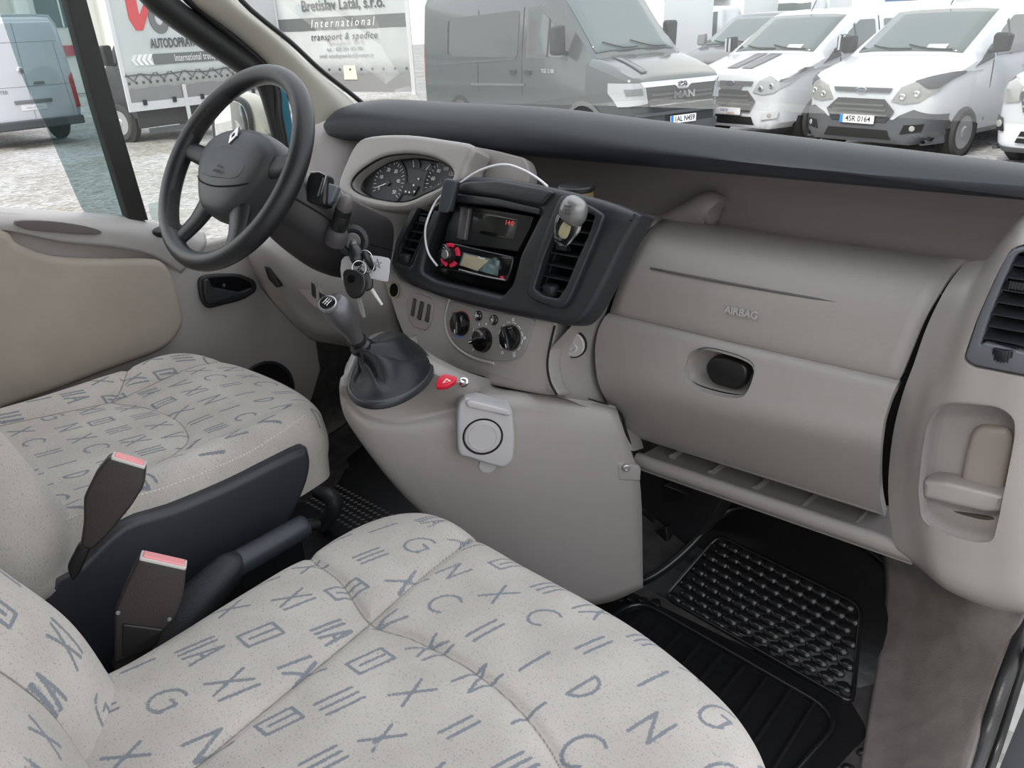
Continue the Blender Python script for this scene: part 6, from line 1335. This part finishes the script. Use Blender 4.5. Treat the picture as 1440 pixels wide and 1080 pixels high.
ta = e2(S1, 210, 62); text('company_print', 'AUTODOPRAVA Bretislav Latál, s.r.o.', S1, ta[0], ta[1], .24, TXT, tk, c=.045, align='LEFT', extr=.002, bold=.006, sx=.58)
tb = e2(S1, 243, 79); text('band_lettering', 'International transport & spedice', S1, tb[0], zc, .19, PRINT, tk, c=.045, align='LEFT', extr=.001, sx=.56, spacing=1.12)
lc = e2(S1, 222, 26)
RED_ = mat('logo_red', (.55, .05, .06), .5)
plate('logo_wheel', S1, circle(lc[0], lc[1], .21, 28, .27), mat('logo_grey', (.13, .13, .13), .5), tk, 0, .04, [circle(lc[0], lc[1], .09, 16, .12)], bev=0)
plate('logo_swoosh', S1, [(lc[0]-.62, lc[1]+.9), (lc[0]-.40, lc[1]+.9), (lc[0]-.40, lc[1]+.05), (lc[0]-.22, lc[1]+.30), (lc[0]-.20, lc[1]+.1), (lc[0]-.38, lc[1]-.20), (lc[0]-.52, lc[1]-.20), (lc[0]-.62, lc[1])], RED_, tk, 0, .038, bev=0)
plate('logo_swoosh', S1, [(lc[0]+.28, lc[1]-.05), (lc[0]+.55, lc[1]+.15), (lc[0]+.30, lc[1]+.22)], RED_, tk, 0, .038, bev=0)
rb = [e2(S2, 480, 23), e2(S2, 480, 41)]
quadp('band_print', S2, 0.02, L2-.02, rb[1][1], rb[0][1], BAND, .035)
for (x, y, s_, body, m, sh, spc) in ((482, 6, .30, 'Bretislav Latál, s.r.o.', TXT, 0, 1), (482, 32, .23, 'International', PRINT, .3, 1.5), (484, 51, .20, 'transport & spedice', TXT, .3, 1.2), (487, 69, .11, 'tel. : 420 584 453 081', mat('letter_mid', (.25, .26, .27), .6), 0, 1.1), (488, 78, .11, 'email: autodoprava.latal@seznam.cz', mat('letter_mid', (), 0), 0, 1), (488, 60, .10, 'Bohuslavice 21  789 72', mat('letter_pink', (.45, .38, .38), .6), 0, 1.1)):
    q = e2(S2, x, y); text('company_print', body, S2, q[0], q[1], s_, m, tk, c=.045, extr=.002, shear=sh, spacing=spc, bold=.004 if s_ > .25 else 0, sx=.92)
q = e2(S2, 494, 102); plate('sticker', S2, [(q[0]-.18, q[1]-.14), (q[0]+.18, q[1]-.14), (q[0]+.16, q[1]+.14), (q[0]-.17, q[1]+.14)], mat('sticker_cream', (.62, .60, .50), .6), tk, 0, .04, bev=0)
for S_, L_, n_ in ((S1, L1, 26), (S2, L2, 12)):
    for k in range(n_): lathe('eyelet', [(.0001, .05), (.022, .05), (.03, .03)], Fr(S_.pt(L_*(k+.5)/n_, z0+.11), S_.n), BUMP, tk, 8)
for k in range(12): a = L1*(k+.5)/12; tube('lashing', [S1.pt(a-.14, z0+.28, .04), S1.pt(a, z0+.14, .06), S1.pt(a+.14, z0+.28, .04)], .012, BUMP, tk, n=5, sm=1)
tube('lashing_rope', [S1.pt(L1*k/12, z0+.24+.02*math.sin(k*2), .05) for k in range(13)], .012, BUMP, tk, n=5, sm=2)
quadp('drop_side', S1, 0, L1, .86, 1.12, mat('dropside_grey', (.22, .22, .22), .4), .02); quadp('alloy_rail', S1, 0, L1, .70, .86, mat('alloy_pale', (.60, .61, .62), .35), .04)
quadp('drop_side', S2, 0, L2, .75, 1.12, mat('dropside_grey', (), 0), .02)
for k in range(1, 4): quadp('stanchion', S1, L1*k/3.2-.04, L1*k/3.2+.04, .30, 1.12, mat('alloy_pale', (), 0), .06)
for k in range(6): quadp('latch', S1, L1*(k+.4)/6, L1*(k+.4)/6+.08, .80, .90, BLACK, .07)
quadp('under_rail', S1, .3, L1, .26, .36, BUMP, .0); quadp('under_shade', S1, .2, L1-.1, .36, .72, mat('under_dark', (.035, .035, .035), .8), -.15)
bx0 = Fr((A0+Rq)/2, (0, 0, 1), S1.u)
for a, nn in ((0, 'corner_post'),): quadp('corner_post', S1, -.06, .02, .70, z1, mat('alloy_pale', (), 0), .05)
for sft in (.0, ): quadp('corner_post', S2, -.05, .05, .70, z1, mat('alloy_pale', (), 0), .05); quadp('corner_post', S2, L2-.05, L2+.05, .70, z1, mat('alloy_pale', (), 0), .05)
# cab of the truck: dark cab forward of the load bed
fdir = (A0-Mq)/np.linalg.norm(A0-Mq); ang = math.degrees(math.atan2(fdir[1], fdir[0])); side_ = V3(-fdir[1], fdir[0], 0)
fc = A0+fdir*2.55-side_*(-1.02)*(-1 if (S1.n@side_) > 0 else 1)*-1
cpos = A0+fdir*2.5-S1.n*1.05
wp = EG(176, 199); ang = 197.0; fa = math.radians(ang); ff = V3(math.cos(fa), math.sin(fa), 0); rr__ = V3(ff[1], -ff[0], 0)
cpos = wp+rr__*1.0+ff*1.0
V = Van('truck_cab', 'black cab of the curtain truck with grey steel wheel', (cpos[0], cpos[1]), ang, L=2.05, W=2.0, H=2.35, paint=PAINTB, base=1.46, nose=1.16, hood=.75, rake=.65, tumble=.86, zb=.35)
V.root['category'] = 'truck cab'
V.windscreen(); V.front('grille', [(-.6, .8), (.6, .8), (.6, 1.08), (-.6, 1.08)], ARCH, .03)
for sg in (-1, 1):
    V.side(sg, 'door_window', roundpoly([(-1.2, 1.46), (-2.0, 1.48), (-2.05, 2.02), (-1.65, 2.05)], .04), SIDEG); V.wheel(sg, -1.0, .38); V.mirror(sg, y=-1.2, z=1.5, h=.4); V.side(sg, 'door_handle', [(-1.9, 1.22), (-2.1, 1.22), (-2.1, 1.27), (-1.9, 1.27)], mat('handle_grey', (), 0), off=.03)
    V.side(sg, 'side_trim', [(-1.45, .36), (-2.4, .36), (-2.4, .85), (-1.45, .85)], BUMP, off=.03, th=.04)

# white van behind, rows of far vans, hall, trees
q = EZ(592, 60, 18.6)
V = Van('parked_van', 'narrow strip of a white van between truck and green van', (q[0]+5.2, q[1]+1.2), -18, L=5.9, W=2.0, H=2.7, base=1.46, nose=1.16, rake=1.0, tumble=.9)
for sg in (-1, 1): V.side(sg, 'tail_lamp', [(-5.75, 1.0), (-5.88, 1.0), (-5.88, 1.7), (-5.75, 1.7)], LAMPR, off=.02); V.wheel(sg, -1.0); V.wheel(sg, -4.6)
for i, (px, Z, h, lab) in enumerate(((880, 23, 2.3, 'far white box van with grille slats behind the green van'), (1000, 28, 2.7, 'far white box van with roof unit above the black van'), (1125, 33, 2.9, 'far white box van above the striped van'), (1290, 27, 2.6, 'far white and blue box van above the plated van'))):
    q = EZ(px, 20, Z)
    bx = thing('box_van', (0, 0, 0), lab, 'van', 'white box vans in the far row', M=EXT @ Matrix.Translation((q[0], q[1], 0)) @ Matrix.Rotation(math.radians(8), 4, 'Z'))
    b0 = Fr((0, 0, 0), (0, 0, 1)); WB = mat('box_white', (.72, .74, .75), .4)
    box('cargo_box', b0, -1.1, 1.1, .2, 4.0, .8, h+.25, WB, bx, bev=.04); box('cab', b0, -1.0, 1.0, -1.6, .15, .35, h-.45, PAINTW, bx, bev=.15, seg=4)
    box('cab_glass', b0, -.85, .85, -1.63, -1.3, 1.3, h-.6, AUTOG, bx, bev=.03); box('roof_unit', b0, -.55, .55, -.35, .22, h-.25, h+.12, mat('unit_grey', (.3, .3, .3), .5), bx, bev=.05)
    if i == 3: box('blue_panel', b0, -1.12, .4, .15, 3.9, h-.5, h+.1, mat('panel_blue', (.05, .12, .3), .5), bx)
    for s_ in (-.85, .85): lathe('wheel', [(.0001, -.12), (.36, -.12), (.38, -.08), (.38, .08), (.36, .12), (.0001, .12)], Fr((s_, -.8, .38), (1, 0, 0), (0, 1, 0)), TYRE, bx, 20)
HW = mat('hall_white', (.80, .79, .74), .7, var=.04, vscale=.5)
q0, q1 = EZ(-140, 60, 30), EZ(400, 60, 40); q0[2] = q1[2] = 0
HFr = Fr(q0, np.cross(q1-q0, V3(0, 0, 1)), q1-q0); LL = float(np.linalg.norm(q1-q0))
hall = thing('hall', q0, 'long cream hall with columns and dark windows behind the parked vans', 'building', M=EXT.copy())
plate('hall_wall', HFr, [(0, 0), (LL, 0), (LL, 8), (0, 8)], HW, hall, -.4, 0, bev=0)
for k in range(int(LL/3.2)):
    a = .8+k*3.2; box('column', HFr, a, a+.45, 0, 8, 0, .9, mat('column_white', (.84, .83, .78), .6), hall, bev=.03)
    wn = plate('hall_window', HFr, [(a+.9, 2.6), (a+2.7, 2.6), (a+2.7, 5.4), (a+.9, 5.4)], mat('hall_glass', (.12, .17, .17), .1), hall, 0, .05, bev=0); box('window_bar', HFr, a+1.77, a+1.83, 2.6, 5.4, .05, .10, mat('column_white', (), 0), wn)
    box('red_sign', HFr, a+1.2, a+2.0, 1.5, 1.9, 0, .12, mat('sign_red', (.5, .1, .12), .5), hall)
q0, q1 = EZ(560, 40, 55), EZ(1700, 0, 60)
def tree(px, Z, h, lab, seed):
    q = EZ(px, 20, Z); tr_ = thing('bare_tree', (0, 0, 0), lab, 'tree', 'bare trees beyond the vans', M=EXT @ Matrix.Translation((q[0], q[1], 0))); rnd = random.Random(seed)
    BK_ = mat('bark_pale', (.24, .20, .16), .9); tube('trunk', [V3(0, 0, 0), V3(.1, 0, h*.35), V3(.0, .1, h*.7), V3(.1, 0, h)], [.16, .12, .07, .02], BK_, tr_, n=8)
    tw = []
    for k in range(46):
        z = h*rnd.uniform(.15, .9); a = rnd.uniform(0, 6.28); l = rnd.uniform(.8, 1.8)*(1.2-z/h); p0 = V3(.05, 0, z); p1 = p0+V3(math.cos(a)*l*.5, math.sin(a)*l*.5, l*.6); p2 = p1+V3(math.cos(a+.3)*l*.4, math.sin(a+.3)*l*.4, l*.8)
        tw.append(tube_vf([p0, p1, p2], [.035, .02, .008], n=5, sm=2))
        for j in range(3): a2 = a+rnd.uniform(-1, 1); tw.append(tube_vf([p1, p1+V3(math.cos(a2)*.4, math.sin(a2)*.4, .7)], [.014, .005], n=4, sm=1))
    tag(mesh('twigs', *join(tw), BK_, tr_), kind='stuff')
for i, (px, Z) in enumerate(((865, 40), (925, 36), (955, 42), (990, 38), (1030, 44))): tree(px, Z, 4.0+i % 3*.5, ['pale bare tree first from the green van roof', 'pale bare tree with thin twigs beside the green van roof', 'bare tree between two far vans', 'bare tree above the black van roof', 'bare tree above the striped van roof'][i], 40+i)
LOCAL[0] = False
